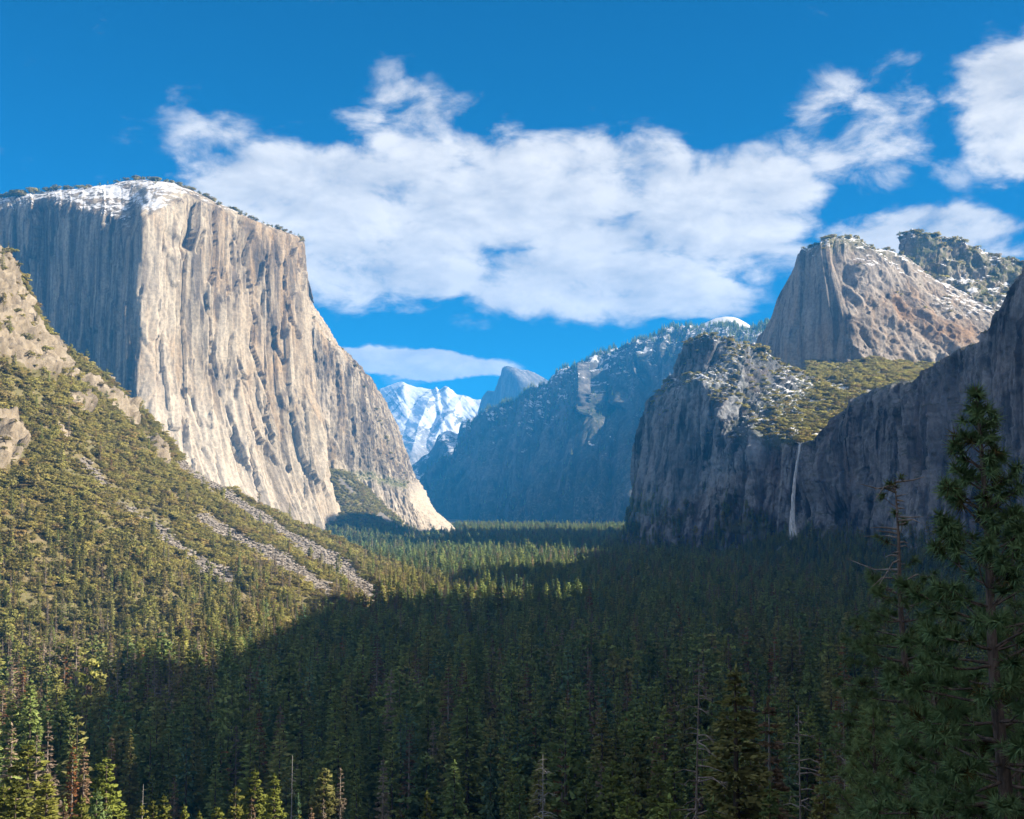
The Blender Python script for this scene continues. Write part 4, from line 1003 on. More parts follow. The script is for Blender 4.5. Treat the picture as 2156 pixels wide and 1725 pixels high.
add_kind('brown', 4, lambda g: conifer(g, 30, U(2.6, 3.4), U(.15, .3), 28, 6, 'fir', .55), M_BROWN, M_DEADWOOD)
add_kind('grey', 3, lambda g: conifer(g, 30, U(2.4, 3.0), U(.15, .3), 28, 6, 'fir', .4), M_GREYTWIG, M_DEADWOOD)
add_kind('olive_fir', 3, lambda g: conifer(g, 30, U(3.6, 4.6), U(.06, .14), 26, 6, 'fir'), M_OLIVE, M_BARK)
add_kind('olive_pine', 4, lambda g: conifer(g, 30, U(4.4, 5.6), U(.2, .35), 18, 6, 'pine', 1.6), M_OLIVE, M_BARK)
add_kind('oak', 5, lambda g: bushy(g, U(6, 8), U(3.2, 4.2), 16, 48), M_OAK, M_BARK)
add_kind('brush', 4, lambda g: bushy(g, U(3.2, 4.4), U(2.3, 3.0), 14, 36, .1), M_BRUSH, M_BARK)

# ------------------------------------------------------------------ scatter helpers
def cells(V):
    P = (V[:-1, :-1] + V[1:, :-1] + V[:-1, 1:] + V[1:, 1:]) / 4
    a = np.cross(V[:-1, 1:] - V[:-1, :-1], V[1:, :-1] - V[:-1, :-1])
    return P, np.abs(np.linalg.norm(a, axis=-1)), np.abs(a[..., 2])
def scatter(V, weight, per_m2, rng, flat=True):
    """random points on a terrain grid; weight is a grid of 0..1"""
    P, A, AH = cells(V); W = (weight[:-1, :-1] + weight[1:, 1:]) / 2
    lam = W * (AH if flat else A) * per_m2
    n = rng.poisson(np.clip(lam, 0, 50))
    r, c = np.nonzero(n); k = n[r, c]; r = np.repeat(r, k); c = np.repeat(c, k)
    u = rng.rand(len(r), 1); v = rng.rand(len(r), 1)
    return V[r, c] * (1 - u) * (1 - v) + V[r, c + 1] * u * (1 - v) + V[r + 1, c] * (1 - u) * v + V[r + 1, c + 1] * u * v
def in_frame(P, h, marg=40):
    x0, y0, f = proj(P); Pt = P.copy(); Pt[:, 2] += h
    x1, y1, f1 = proj(Pt)
    return (f > 5) & (x0 > -marg * 2) & (x0 < 2156 + marg * 2) & (y1 < 1725 + marg)
def mass(name, kinds, P, hgt, kid, rng, label, category, wide=1.0):
    """one 'stuff' object: points that carry tree copies (kid picks the kind)"""
    if len(P) == 0: return
    protos = bpy.data.collections.new(name + '_kinds')
    order, base_h = [], []
    for kd in kinds:
        for d in KIND[kd]:
            o = bpy.data.objects.new('%s_kind_%03d' % (name, len(order)), d['joined']); protos.objects.link(o)
            order.append(kd); base_h.append(d['h'])
    order = np.array(order); base_h = np.array(base_h)
    idx = np.zeros(len(P), np.int32)
    for kd in kinds:
        cand = np.nonzero(order == kd)[0]; sel = kid == kd
        idx[sel] = rng.choice(cand, sel.sum())
    me = bpy.data.meshes.new(name); me.vertices.add(len(P)); me.vertices.foreach_set('co', P.astype(np.float32).ravel())
    def at(k, typ, val):
        a = me.attributes.new(k, typ, 'POINT'); a.data.foreach_set('value', val)
    s = (hgt / base_h[idx]).astype(np.float32)
    at('idx', 'INT', idx); at('s', 'FLOAT', s); at('sw', 'FLOAT', (s * rng.uniform(.85, 1.5, len(P)) * wide).astype(np.float32)); at('rz', 'FLOAT', rng.uniform(0, 6.283, len(P)).astype(np.float32))
    o = obj(name, me, None, kind='stuff', label=label, category=category)
    ng = bpy.data.node_groups.new(name + '_nodes', 'GeometryNodeTree')
    ng.interface.new_socket('Geometry', in_out='INPUT', socket_type='NodeSocketGeometry'); ng.interface.new_socket('Geometry', in_out='OUTPUT', socket_type='NodeSocketGeometry')
    t = NT(ng); gi = t.node('NodeGroupInput'); go = t.node('NodeGroupOutput')
    ci = t.node('GeometryNodeCollectionInfo'); ci.inputs['Collection'].default_value = protos; ci.inputs['Separate Children'].default_value = True; ci.inputs['Reset Children'].default_value = True
    def na(k, typ):
        n = t.node('GeometryNodeInputNamedAttribute', data_type=typ); n.inputs[0].default_value = k; return n.outputs[0]
    ip = t.node('GeometryNodeInstanceOnPoints'); t.l.new(gi.outputs[0], ip.inputs['Points']); t.l.new(ci.outputs[0], ip.inputs['Instance'])
    ip.inputs['Pick Instance'].default_value = True; t.l.new(na('idx', 'INT'), ip.inputs['Instance Index'])
    r = t.node('ShaderNodeCombineXYZ'); t.l.new(na('rz', 'FLOAT'), r.inputs[2]); t.l.new(r.outputs[0], ip.inputs['Rotation'])
    sc = t.node('ShaderNodeCombineXYZ'); sw_ = na('sw', 'FLOAT'); t.l.new(sw_, sc.inputs[0]); t.l.new(sw_, sc.inputs[1]); t.l.new(na('s', 'FLOAT'), sc.inputs[2]); t.l.new(sc.outputs[0], ip.inputs['Scale'])
    t.l.new(ip.outputs[0], go.inputs[0])
    md = o.modifiers.new('copies', 'NODES'); md.node_group = ng
    return o
G = np.random.RandomState(23)

# ------------------------------------------------------------------ valley forest
def jitter_grid(x0, x1, y0, y1, sp):
    X, Y = np.meshgrid(np.arange(x0, x1, sp), np.arange(y0, y1, sp))
    return X.ravel() + G.uniform(-.5, .5, X.size) * sp, Y.ravel() + G.uniform(-.5, .5, X.size) * sp
pts = []
for (y0, y1, sp) in ((130, 900, 10.5), (900, 1800, 10.0), (1800, 3200, 10.0), (3200, 5400, 13.0)):
    X, Y = jitter_grid(-.46 * y1 - 40, .46 * y1 + 40, y0, y1, sp)
    k = (np.abs(X) < .44 * Y + 45); pts.append(np.stack([X[k], Y[k]], 1))
pts = np.concatenate(pts); X, Y = pts.T
gz = np.where(Y < 890, hill_h(X, Y), floor_h(X, Y))
clump = fbm2(X / 120, Y / 120, 3, 201); gap = fbm2(X / 60, Y / 60, 2, 205)
keep = (gap > -0.52) & ~((X < 0) & (Y < 405)) & ~((X >= 0) & (X < 60) & (Y < 300)) & ~((X >= 60) & (Y < 200))
# nothing under the left hillside or the walls: compare with the terrain patches on a coarse raster
RES = 12.0
hm = np.full((int(6200 / RES), int(4400 / RES)), -1e3, np.float32)
for nm in ('hillside', 'granite_wall', 'granite_shoulder', 'talus_apron', 'canyon_wall', 'lower_spire', 'hanging_valley', 'south_ridge', 'middle_rock'):
    Vp = PATCH[nm][0]; r_ = (Vp[..., 1] / RES).astype(int).ravel(); c_ = ((Vp[..., 0] + 2200) / RES).astype(int).ravel(); zz = Vp[..., 2].ravel()
    ok = (r_ >= 0) & (r_ < hm.shape[0]) & (c_ >= 0) & (c_ < hm.shape[1]); np.maximum.at(hm, (r_[ok], c_[ok]), zz[ok])
def terr(X, Y):
    r_ = np.clip((Y / RES).astype(int), 0, hm.shape[0] - 1); c_ = np.clip(((X + 2200) / RES).astype(int), 0, hm.shape[1] - 1); return hm[r_, c_]
keep &= terr(X, Y) < gz + 3
X, Y, gz, clump = X[keep], Y[keep], gz[keep], clump[keep]
FP = np.stack([X, Y, gz], 1)
FH = np.clip(G.normal(34, 7.5, len(FP)) + 6 * clump, 13, 54)
FH *= np.where(Y < 900, 1.10, 1.0)
u = G.rand(len(FP)); deadz = sstep(-.1, .5, fbm2(X / 90, Y / 90, 3, 207))
KD = np.where(u < .50, 'fir', np.where(u < .68, 'cedar', np.where(u < .93, 'pine', 'blue_fir'))).astype(object)
dd = G.rand(len(FP)); KD[dd < .05 + .16 * deadz] = 'brown'; KD[(dd > .97)] = 'grey'
fx_, fy_, _ = proj(FP)
nearleft = (fx_ < 470 - .12 * np.maximum(FP[:, 1] - 800, 0)) & (FP[:, 1] < 1150) & (FP[:, 1] > 560)
sw_ = nearleft & (G.rand(len(FP)) < .85); KD[sw_ & np.isin(KD, ['fir', 'cedar', 'blue_fir'])] = 'olive_fir'; KD[sw_ & (KD == 'pine')] = 'olive_pine'
KD[nearleft & (G.rand(len(FP)) < .22)] = 'grey'; KD[nearleft & (G.rand(len(FP)) < .12)] = 'brown'
vis = in_frame(FP, FH, 60); FP, FH, KD = FP[vis], FH[vis], KD[vis]
# ------------------------------------------------------------------ single trees
def thing(name, loc, label, category, group=None):
    o = bpy.data.objects.new(name, None); link(o); o.location = [float(c) for c in loc]
    o.empty_display_size = 1.0
    o['label'] = label; o['category'] = category
    if group: o['group'] = group
    return o
def plant(kind, var, loc, h, rz, wide, name, label, group, category='tree'):
    d = KIND[kind][var % len(KIND[kind])]
    t = thing(name, loc, label, category, group)
    s = h / d['h']
    t.rotation_euler = (0, 0, rz); t.scale = (s * wide, s * wide, s)
    obj('trunk', d['trunk'], t)
    if d['crown'] is not None: obj('crown', d['crown'], t)
    return t
def by_top(x, y, Y):
    """tree whose tip shows at photo x, y and that stands on the near slope at distance Y -> base, height"""
    p = q(x, y, Y); g = float(np.max([hill_h(p[0], Y), floor_h(p[0], Y)])); return (p[0], Y, g), p[2] - g
# finer versions for the nearest trees
add_kind('near_pine', 4, lambda g: conifer(g, 30, U(3.2, 4.0), U(.12, .22), 34, 8, 'pine', 1.7, 3.0), M_NEEDLE, M_BARK)
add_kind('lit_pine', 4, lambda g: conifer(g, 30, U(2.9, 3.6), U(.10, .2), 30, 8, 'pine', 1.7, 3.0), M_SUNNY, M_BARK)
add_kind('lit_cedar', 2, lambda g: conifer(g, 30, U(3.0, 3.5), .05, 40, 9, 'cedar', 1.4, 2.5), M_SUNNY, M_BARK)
add_kind('near_fir', 3, lambda g: conifer(g, 30, U(3.6, 4.4), .05, 46, 9, 'fir', 1.1, 3.0), M_NEEDLE, M_BARK)
add_kind('near_brown', 3, lambda g: conifer(g, 30, U(2.4, 3.0), .15, 34, 7, 'fir', .7, 2.5), M_BROWN, M_DEADWOOD)
add_kind('near_grey', 2, lambda g: conifer(g, 30, U(2.4, 2.9), .12, 34, 7, 'fir', .5, 2.5), M_GREYTWIG, M_DEADWOOD)
add_kind('white_snag', 1, lambda g: (None, snag(g, 30, 4.6, 95, .12, .9, .35, 1.0, .0075, 1.4)), None, M_SNAG)
add_kind('tall_snag', 3, lambda g: (None, snag(g, 34, 4.6, 110, .10, .9, .25, 1.0, .0075, 1.7)), None, M_DEADWOOD)
add_kind('pole', 2, lambda g: (None, snag(g, 30, 1.8, 30, .4, .6, .0, 1.0, .005)), None, M_SNAG)
add_kind('young_fir', 2, lambda g: conifer(g, 12, 2.2, .02, 24, 7, 'fir', 1.5, 2.0), M_NEEDLE_B, M_BARK)
add_kind('close_fir', 2, lambda g: conifer(g, 30, U(3.9, 4.5), .04, 56, 10, 'fir', 1.0, 9.0), M_NEEDLE, M_BARK)
add_kind('close_pine', 1, lambda g: conifer(g, 30, 3.8, .12, 34, 8, 'pine', 1.5, 9.0), M_NEEDLE, M_BARK)
add_kind('close_brown', 1, lambda g: conifer(g, 30, 2.8, .12, 40, 8, 'fir', .55, 6.0), M_BROWN, M_DEADWOOD)
HAND = [  # kind, photo x, y of the tip, distance, width, object name, label
    ('lit_pine', 60, 1560, 310, 1.35, 'pine_tree', 'tall sunlit pine near the bottom left corner, taller than its neighbours'),
    ('near_grey', 102, 1516, 345, 1.0, 'dead_conifer', 'grey dead conifer just right of the tall corner pine, highest of the dead group'),
    ('near_grey', 78, 1540, 350, 1.0, 'dead_conifer', 'grey dead conifer rising directly behind the tall corner pine'),
    ('near_grey', 26, 1520, 330, 1.0, 'dead_conifer', 'brownish dead conifer at the left edge of the lower forest'),
    ('near_brown', 154, 1564, 370, 1.0, 'dead_conifer', 'left one of two dark dead conifers between the corner pine and the clumpy pine'),
    ('near_brown', 178, 1567, 372, 1.0, 'dead_conifer', 'right one of two dark dead conifers left of the clumpy sunlit pine'),
    ('lit_cedar', 99, 1629, 285, 1.1, 'cedar_tree', 'bright yellow-green cedar standing right against the tall corner pine'),
    ('lit_cedar', 10, 1649, 270, 1.15, 'cedar_tree', 'bright yellow-green cedar in the bottom left corner'),
    ('lit_pine', 34, 1640, 262, 1.0, 'pine_tree', 'lower sunlit pine between the corner cedar and the tall corner pine'),
    ('lit_pine', 225, 1594, 320, 1.15, 'pine_tree', 'clumpy sunlit pine standing alone right of the two dark dead conifers'),
    ('near_pine', 204, 1659, 300, .9, 'pine_tree', 'half-lit pine tucked against the left side of the clumpy sunlit pine'),
    ('lit_pine', 172, 1673, 280, .9, 'pine_tree', 'olive sunlit pine low down left of the clumpy sunlit pine'),
    ('near_brown', 135, 1696, 262, 1.3, 'dead_conifer', 'russet dead conifer showing only its tip at the bottom edge'),
    ('near_fir', 137, 1678, 300, .8, 'fir_tree', 'small dark green fir between the cedar and the olive pine'),
    ('near_fir', 230, 1694, 260, .8, 'fir_tree', 'small green fir in front of the clumpy sunlit pine'),
    ('pole', 300, 1652, 330, 1.2, 'dead_snag', 'thin bare snag poking up above three small sunlit pines'),
    ('lit_pine', 299, 1690, 285, .8, 'pine_tree', 'leftmost of three small sunlit pines at the bottom edge'),
    ('lit_pine', 323, 1683, 292, .8, 'pine_tree', 'middle one of three small sunlit pines at the bottom edge'),
    ('lit_pine', 346, 1671, 290, .85, 'pine_tree', 'tallest and rightmost of three small sunlit pines at the bottom edge'),
    ('lit_pine', 388, 1692, 290, .75, 'pine_tree', 'small pointed sunlit pine alone at the bottom edge'),
    ('lit_pine', 420, 1706, 285, .75, 'pine_tree', 'sunlit pine tip at the bottom edge beside the rounded brownish one'),
    ('lit_pine', 455, 1697, 280, .95, 'pine_tree', 'rounded sunlit pine top at the bottom edge left of the pine cluster'),
    ('lit_pine', 496, 1653, 310, .95, 'pine_tree', 'left one of the three-pine sunlit cluster at the bottom'),
    ('lit_pine', 537, 1618, 325, 1.05, 'pine_tree', 'tallest pine of the three-pine sunlit cluster at the bottom'),
    ('lit_pine', 578, 1626, 315, .95, 'pine_tree', 'right one of the three-pine sunlit cluster at the bottom'),
    ('near_brown', 530, 1675, 285, .8, 'dead_conifer', 'orange-brown conifer in front of the three-pine sunlit cluster'),
    ('pole', 615, 1590, 350, 1.3, 'dead_snag', 'thin pale bare pole right of the three-pine sunlit cluster'),
    ('young_fir', 628, 1668, 300, 1.0, 'fir_tree', 'small bluish fir below the thin pale pole'),
    ('lit_pine', 630, 1712, 275, .7, 'pine_tree', 'sunlit pine tip at the bottom edge below the small bluish fir'),
    ('near_pine', 682, 1615, 330, .95, 'pine_tree', 'half-lit green pine left of the pinkish dead conifer'),
    ('near_grey', 717, 1613, 325, 1.0, 'dead_conifer', 'pinkish sunlit dead conifer with twiggy branches near the bottom'),
    ('near_brown', 656, 1694, 285, .9, 'dead_conifer', 'brown dead conifer tip at the bottom edge left of the pinkish dead one'),
    ('near_grey', 681, 1678, 295, .85, 'dead_conifer', 'pale twiggy dead conifer in front of the half-lit green pine'),
    ('near_grey', 807, 1591, 350, .9, 'dead_conifer', 'dead conifer with a pale pinkish tip above the dark firs'),
    ('near_pine', 898, 1582, 330, 1.1, 'pine_tree', 'dark shaded pine left of the broad dark fir near the bottom'),
    ('lit_pine', 899, 1663, 290, .7, 'pine_tree', 'lone small sunlit pine at the bottom edge among dark trees'),
    ('near_fir', 957, 1598, 300, 1.2, 'fir_tree', 'broad dark fir near the bottom between the small sunlit pine and the white snag'),
    ('white_snag', 1143, 1588, 260, 1.0, 'dead_snag', 'white bleached leafless snag with drooping branches at the bottom centre'),
    ('near_brown', 1183, 1556, 330, 1.1, 'dead_conifer', 'red-brown dead conifer just right of the white bleached snag'),
    ('young_fir', 1033, 1552, 360, 1.2, 'fir_tree', 'bluish spreading fir left of the white bleached snag'),
    ('blue_fir', 1062, 1508, 420, .9, 'fir_tree', 'left one of two slim bluish firs above the white bleached snag'),
    ('blue_fir', 1090, 1514, 425, .9, 'fir_tree', 'right one of two slim bluish firs above the white bleached snag'),
    ('near_pine', 1128, 1494, 400, 1.1, 'pine_tree', 'tall dark pine directly above the white bleached snag'),
    ('near_fir', 1094, 1628, 285, 1.0, 'fir_tree', 'dark fir immediately left of the white bleached snag'),
    ('near_pine', 1234, 1640, 240, 1.1, 'pine_tree', 'dark rounded pine at the bottom edge right of the white bleached snag'),
    ('near_pine', 1290, 1600, 250, 1.0, 'pine_tree', 'dark green pine midway between the white snag and the tall brown snag'),
    ('near_pine', 1337, 1560, 270, .9, 'pine_tree', 'lighter green pine above the shaded trees left of the tall brown snag'),
    ('near_fir', 1385, 1600, 210, 1.1, 'fir_tree', 'dark fir at the foot of the tall brown snag, on its left'),
    ('tall_snag', 1454, 1428, 104, 1.0, 'dead_snag', 'tall brown leafless snag with many side branches left of the broad fir'),
    ('near_fir', 1547, 1392, 112, 1.35, 'fir_tree', 'broad spreading dark fir, the largest conifer at the lower right centre'),
    ('near_brown', 1618, 1462, 118, 1.05, 'dead_conifer', 'dead conifer with some rusty needles right of the broad spreading fir'),
    ('tall_snag', 1682, 1488, 88, 1.0, 'dead_snag', 'dark leafless snag with thin twigs right of the rusty dead conifer'),
    ('tall_snag', 1774, 1462, 100, .75, 'dead_snag', 'pale forked snag standing left of the foreground pines'),
    ('near_fir', 1734, 1590, 84, .9, 'fir_tree', 'green young fir at the bottom edge left of the foreground pines'),
    ('near_fir', 1620, 1640, 80, 1.0, 'fir_tree', 'young fir at the bottom edge in front of the rusty dead conifer'),
    ('near_pine', 1410, 1668, 110, 1.1, 'pine_tree', 'shaded pine top at the bottom edge in front of the tall brown snag'),
    ('near_pine', 1320, 1672, 150, 1.1, 'pine_tree', 'shaded pine top at the bottom edge under the lighter green pine'),
    ('near_fir', 1500, 1672, 90, 1.0, 'fir_tree', 'young fir at the bottom edge in front of the broad spreading fir'),
    ('near_brown', 989, 1150, 2230, 1.2, 'dead_conifer', 'bright orange-brown conifer in the sunlit far meadow grove'),
]
GRP = 'distinct conifers of the near slope'
taken = []
for i, (kd, x, y, D_, wd, nm, lab) in enumerate(HAND):
    base, h = by_top(x, y, D_)
    if D_ < 160: kd = {'near_fir': 'close_fir', 'near_pine': 'close_pine', 'near_brown': 'close_brown'}.get(kd, kd)
    wd *= {'young_fir': .5, 'lit_pine': 1.45, 'lit_cedar': 1.4, 'near_pine': 1.3, 'near_fir': 1.15, 'close_fir': 1.1, 'close_pine': 1.3, 'close_brown': 1.2, 'near_grey': 1.25, 'near_brown': 1.2}.get(kd, 1)
    plant(kd, i, base, h, i * 2.4, wd, nm, lab, None)
    taken.append((base[0], base[1]))
taken = np.array(taken)

# the largest trees of the valley forest one by one
dmin = np.min(np.hypot(FP[:, None, 0] - taken[None, :, 0], FP[:, None, 1] - taken[None, :, 1]), 1)
ok = (dmin > 5.5); FP, FH, KD = FP[ok], FH[ok], KD[ok]
Pt = FP.copy(); Pt[:, 2] += FH
tx, ty, tf = proj(Pt)
size = F_PX * FH / tf
size[(tx < 5) | (tx > 1930) | (ty > 1690)] = 0
big = np.argsort(-size)[:300 - len(HAND) // 2]
LAND = [(95, 1580, 'the sunlit corner pines'), (225, 1600, 'the clumpy sunlit pine'), (540, 1620, 'the three-pine sunlit cluster'), (717, 1610, 'the pinkish dead conifer'), (930, 1600, 'the broad dark fir'),
        (1143, 1590, 'the white bleached snag'), (1337, 1570, 'the lighter green pine'), (1454, 1440, 'the tall brown snag'), (1547, 1400, 'the broad spreading fir'), (1774, 1460, 'the pale forked snag'),
        (26, 1520, 'the dead conifer at the left edge'), (165, 1564, 'the two dark dead conifers'), (300, 1652, 'the thin bare snag'), (388, 1690, 'the lone pointed sunlit pine'), (455, 1697, 'the rounded sunlit pine'),
        (615, 1590, 'the thin pale pole'), (682, 1615, 'the half-lit green pine'), (807, 1591, 'the pinkish-tipped dead conifer'), (899, 1663, 'the lone small sunlit pine'), (1033, 1552, 'the bluish spreading fir'),
        (1075, 1510, 'the two slim bluish firs'), (1183, 1556, 'the red-brown dead conifer'), (1234, 1640, 'the dark rounded pine'), (1290, 1600, 'the pine between the snags'), (1385, 1600, 'the fir by the brown snag'),
        (1618, 1462, 'the rusty dead conifer'), (1682, 1488, 'the dark leafless snag'), (1838, 1500, 'the low foreground pine'), (1890, 1300, 'the dead-topped pine')]
WORD = {'fir': ('fir_tree', 'pointed dark green fir'), 'cedar': ('cedar_tree', 'narrow dark green cedar'), 'pine': ('pine_tree', 'dark green round-topped pine'), 'blue_fir': ('fir_tree', 'bluish green fir'),
        'brown': ('dead_conifer', 'brown dead conifer'), 'grey': ('dead_conifer', 'grey twiggy dead conifer'), 'olive_fir': ('fir_tree', 'olive green fir'), 'olive_pine': ('pine_tree', 'olive green pine')}
NEARK = {'fir': 'near_fir', 'pine': 'near_pine', 'brown': 'near_brown', 'grey': 'near_grey', 'cedar': 'cedar', 'blue_fir': 'blue_fir', 'olive_fir': 'olive_fir', 'olive_pine': 'olive_pine'}
for j in big:
    kd = KD[j]; nm, wordy = WORD[kd]
    L_ = min(LAND, key=lambda l: (l[0] - tx[j]) ** 2 + 0.25 * (l[1] - ty[j]) ** 2)
    dx = tx[j] - L_[0]; up = L_[1] - ty[j]
    far = 'far behind' if up > 150 else ('behind' if up > 70 else 'just behind')
    side_ = '' if abs(dx) < 30 else (', to its left' if dx < 0 else ', to its right')
    big_ = 'tall ' if FH[j] > 36 else ('short ' if FH[j] < 26 else '')
    lab = '%s%s %s %s%s' % (big_, wordy, far, L_[2], side_)
    plant(NEARK[kd], int(j), FP[j], FH[j], G.uniform(0, 6.28), G.uniform(.95, 1.45), nm, lab, 'conifers of the shaded valley forest')
rest = np.ones(len(FP), bool); rest[big] = False
mass('valley_forest', ['fir', 'cedar', 'pine', 'blue_fir', 'brown', 'grey', 'olive_fir', 'olive_pine'], FP[rest], FH[rest], KD[rest], G, 'dense dark conifer forest covering the valley floor', 'forest')

# ------------------------------------------------------------------ woods and brush on the slopes
V, N, A = PATCH['hillside']; px, py, _ = proj(V)
nz_ = N[..., 2]
open_ = np.clip(1 - 1.6 * A['talus'], 0, 1) * np.clip(1 - 1.15 * A['rock'], 0.05, 1)
lowb = sstep(-60, 130, py - (1190 + 0.10 * (px - 500) - 0.0002 * (px - 500) ** 2 * (px < 500)) )      # conifers thicken towards the foot
patchy = sstep(-.45, .05, fbm3(V, 1 / 38, 3, 301))
P1 = scatter(V, open_ * (0.35 + .65 * patchy) * (1 - .45 * lowb), 1 / 14.0, G)
h1 = G.uniform(2.2, 6.0, len(P1)) * (0.7 + 1.1 * G.rand(len(P1)) ** 2)
k1 = np.where(G.rand(len(P1)) < .5, 'oak', 'brush').astype(object)
v1 = in_frame(P1, h1); P1, h1, k1 = P1[v1], h1[v1], k1[v1]
P2 = scatter(V, np.clip(1 - 1.3 * A['talus'], 0, 1) * (lowb * .9 + .035), 1 / 85.0, G)
x2, y2, _ = proj(P2)
h2 = np.clip(G.normal(20, 5.5, len(P2)), 9, 34)
dz = sstep(.0, .35, fbm3(P2, 1 / 110, 3, 311)) * .75 + .55 * np.exp(-(((x2 - 700) / 170) ** 2 + ((y2 - 1275) / 60) ** 2)) + .5 * np.exp(-(((x2 - 120) / 120) ** 2 + ((y2 - 1380) / 60) ** 2))
rr = G.rand(len(P2)); k2 = np.where(rr < .40, 'olive_fir', np.where(rr < .85, 'olive_pine', 'fir')).astype(object)
dr_ = G.rand(len(P2)); k2[dr_ < .08 + dz * .95] = 'brown'; k2[dr_ < .05 + dz * .72] = 'grey'
v2 = in_frame(P2, h2); P2, h2, k2 = P2[v2], h2[v2], k2[v2]
mass('hillside_brush', ['oak', 'brush'], P1, h1, k1, G, 'olive oak brush covering the sunlit left hillside', 'brush', 1.1)
mass('hillside_woods', ['olive_fir', 'olive_pine', 'fir', 'brown', 'grey'], P2, h2, k2, G, 'mixed green and dead conifers on the lower left hillside', 'woods', .85)
V, N, A = PATCH['talus_apron']; px, py, _ = proj(V)
P1 = scatter(V, np.clip(1 - 1.4 * A['talus'], 0, 1) * .8, 1 / 42.0, G); h1 = G.uniform(4, 9, len(P1)); k1 = np.where(G.rand(len(P1)) < .6, 'oak', 'brush').astype(object)
P2 = scatter(V, sstep(1090, 1150, py), 1 / 110.0, G); h2 = G.uniform(14, 28, len(P2)); k2 = np.where(G.rand(len(P2)) < .6, 'fir', 'pine').astype(object)
mass('apron_brush', ['oak', 'brush', 'fir', 'pine'], np.concatenate([P1, P2]), np.concatenate([h1, h2]), np.concatenate([k1, k2]), G, 'brush and small conifers on the rubble apron below the shoulder', 'brush', 1.1)
acc = []
for nm, y0, y1 in (('canyon_wall', 1112, 1150), ('lower_spire', 1120, 1165), ('south_ridge', 0, 1)):
    V, N, A = PATCH[nm]; px, py, _ = proj(V)
    wgt = sstep(y0, y1, py) * sstep(.3, .6, N[..., 2]) if nm != 'south_ridge' else sstep(.2, .5, N[..., 2]) * (V[..., 2] < 300)
    Pq = scatter(V, wgt, 1 / 85.0, G); acc.append(Pq)
    if nm == 'lower_spire':
        Pq = scatter(V, sstep(990, 1100, py) * A['veg'] * .8, 1 / 160.0, G, False); Pq = Pq[Pq[:, 2] > 20]; acc.append(Pq)
P3 = np.concatenate(acc); h3 = np.clip(G.normal(24, 6, len(P3)), 8, 40); k3 = np.where(G.rand(len(P3)) < .65, 'fir', np.where(G.rand(len(P3)) < .6, 'pine', 'blue_fir')).astype(object)
v3 = in_frame(P3, h3); mass('cliff_foot_woods', ['fir', 'pine', 'blue_fir'], P3[v3], h3[v3], k3[v3], G, 'dark conifers at the foot of the shaded cliffs', 'woods')
acc = []; hh = []
V, N, A = PATCH['hanging_valley']; px, py, _ = proj(V)
p_ = scatter(V, np.full(px.shape, .9) * sstep(-.5, .0, fbm3(V, 1 / 45, 3, 331)), 1 / 60.0, G); acc.append(p_); hh.append(G.uniform(4, 11, len(p_)))
V, N, A = PATCH['lower_spire']; px, py, _ = proj(V)
flat_ = sstep(.35, .6, N[..., 2]) * sstep(960, 900, py)
p_ = scatter(V, flat_ * (sstep(800, 880, py) * sstep(1570, 1640, px) + .16 + .35 * sstep(0, .3, fbm3(V, 1 / 50, 3, 333))), 1 / 70.0, G); acc.append(p_); hh.append(G.uniform(3, 8, len(p_)))
V, N, A = PATCH['rear_rock']; px, py, _ = proj(V)
p_ = scatter(V, A['veg'] * .5, 1 / 160.0, G); acc.append(p_); hh.append(G.uniform(3, 9, len(p_)))
V, N, A = PATCH['middle_rock']; px, py, _ = proj(V)
p_ = scatter(V, A['veg'] * .6 + .25 * sstep(.5, .7, N[..., 2]) * sstep(0.1, .4, fbm3(V, 1 / 60, 3, 335)), 1 / 140.0, G); acc.append(p_); hh.append(G.uniform(3, 8, len(p_)))
P4 = np.concatenate(acc); h4 = np.concatenate(hh); v4 = in_frame(P4, h4); P4, h4 = P4[v4], h4[v4]
mass('upland_brush', ['brush', 'oak'], P4, h4, np.where(G.rand(len(P4)) < .7, 'brush', 'oak').astype(object), G, 'green brush on the sunlit slopes above the waterfall', 'brush', 1.2)

# small trees along the skylines
def skyline(nm, per_m, x0, x1, hmin, hmax, down=1.0, deep=60.0):
    V = PATCH[nm][0]; px, py, _ = proj(V)
    out = []
    r = np.argmin(py, 0); c = np.arange(V.shape[1])
    L = V[r, c]; seg = np.linalg.norm(np.diff(L, axis=0), axis=1); xm = px[r, c][:-1]
    for i in np.nonzero((xm > x0) & (xm < x1))[0]:
        if seg[i] > 200: continue
        for _ in range(G.poisson(seg[i] * per_m)):
            rr = int(np.clip(r[i] - abs(G.normal(0, down)), 0, V.shape[0] - 1)); u_ = G.rand()
            out.append(V[rr, i] * (1 - u_) + V[rr, i + 1] * u_)
    P = np.array(out).reshape(-1, 3); return P, G.uniform(hmin, hmax, len(P))
acc = [skyline('granite_wall', .05, -50, 330, 8, 16, 4), skyline('granite_wall', .12, 320, 640, 5, 12, 5), skyline('granite_wall', .07, -50, 120, 10, 22, 3), skyline('granite_shoulder', .05, 640, 860, 5, 11, 3), skyline('middle_rock', .10, 1690, 1960, 5, 12, 4),
       skyline('rear_rock', .09, 1900, 2156, 7, 15, 5), skyline('lower_spire', .10, 1455, 1760, 5, 11, 4), skyline('hillside', .05, 80, 900, 3, 8, 6), skyline('lower_spire', .06, 1320, 1460, 4, 9, 3)]
P5 = np.concatenate([a[0] for a in acc]); h5 = np.concatenate([a[1] for a in acc])
mass('rim_trees', ['pine', 'oak'], P5, h5, np.where(G.rand(len(P5)) < .55, 'pine', 'oak').astype(object), G, 'tiny trees scattered along the cliff rims', 'trees', 1.1)
V, N, A = PATCH['valley_wall']; px, py, _ = proj(V)
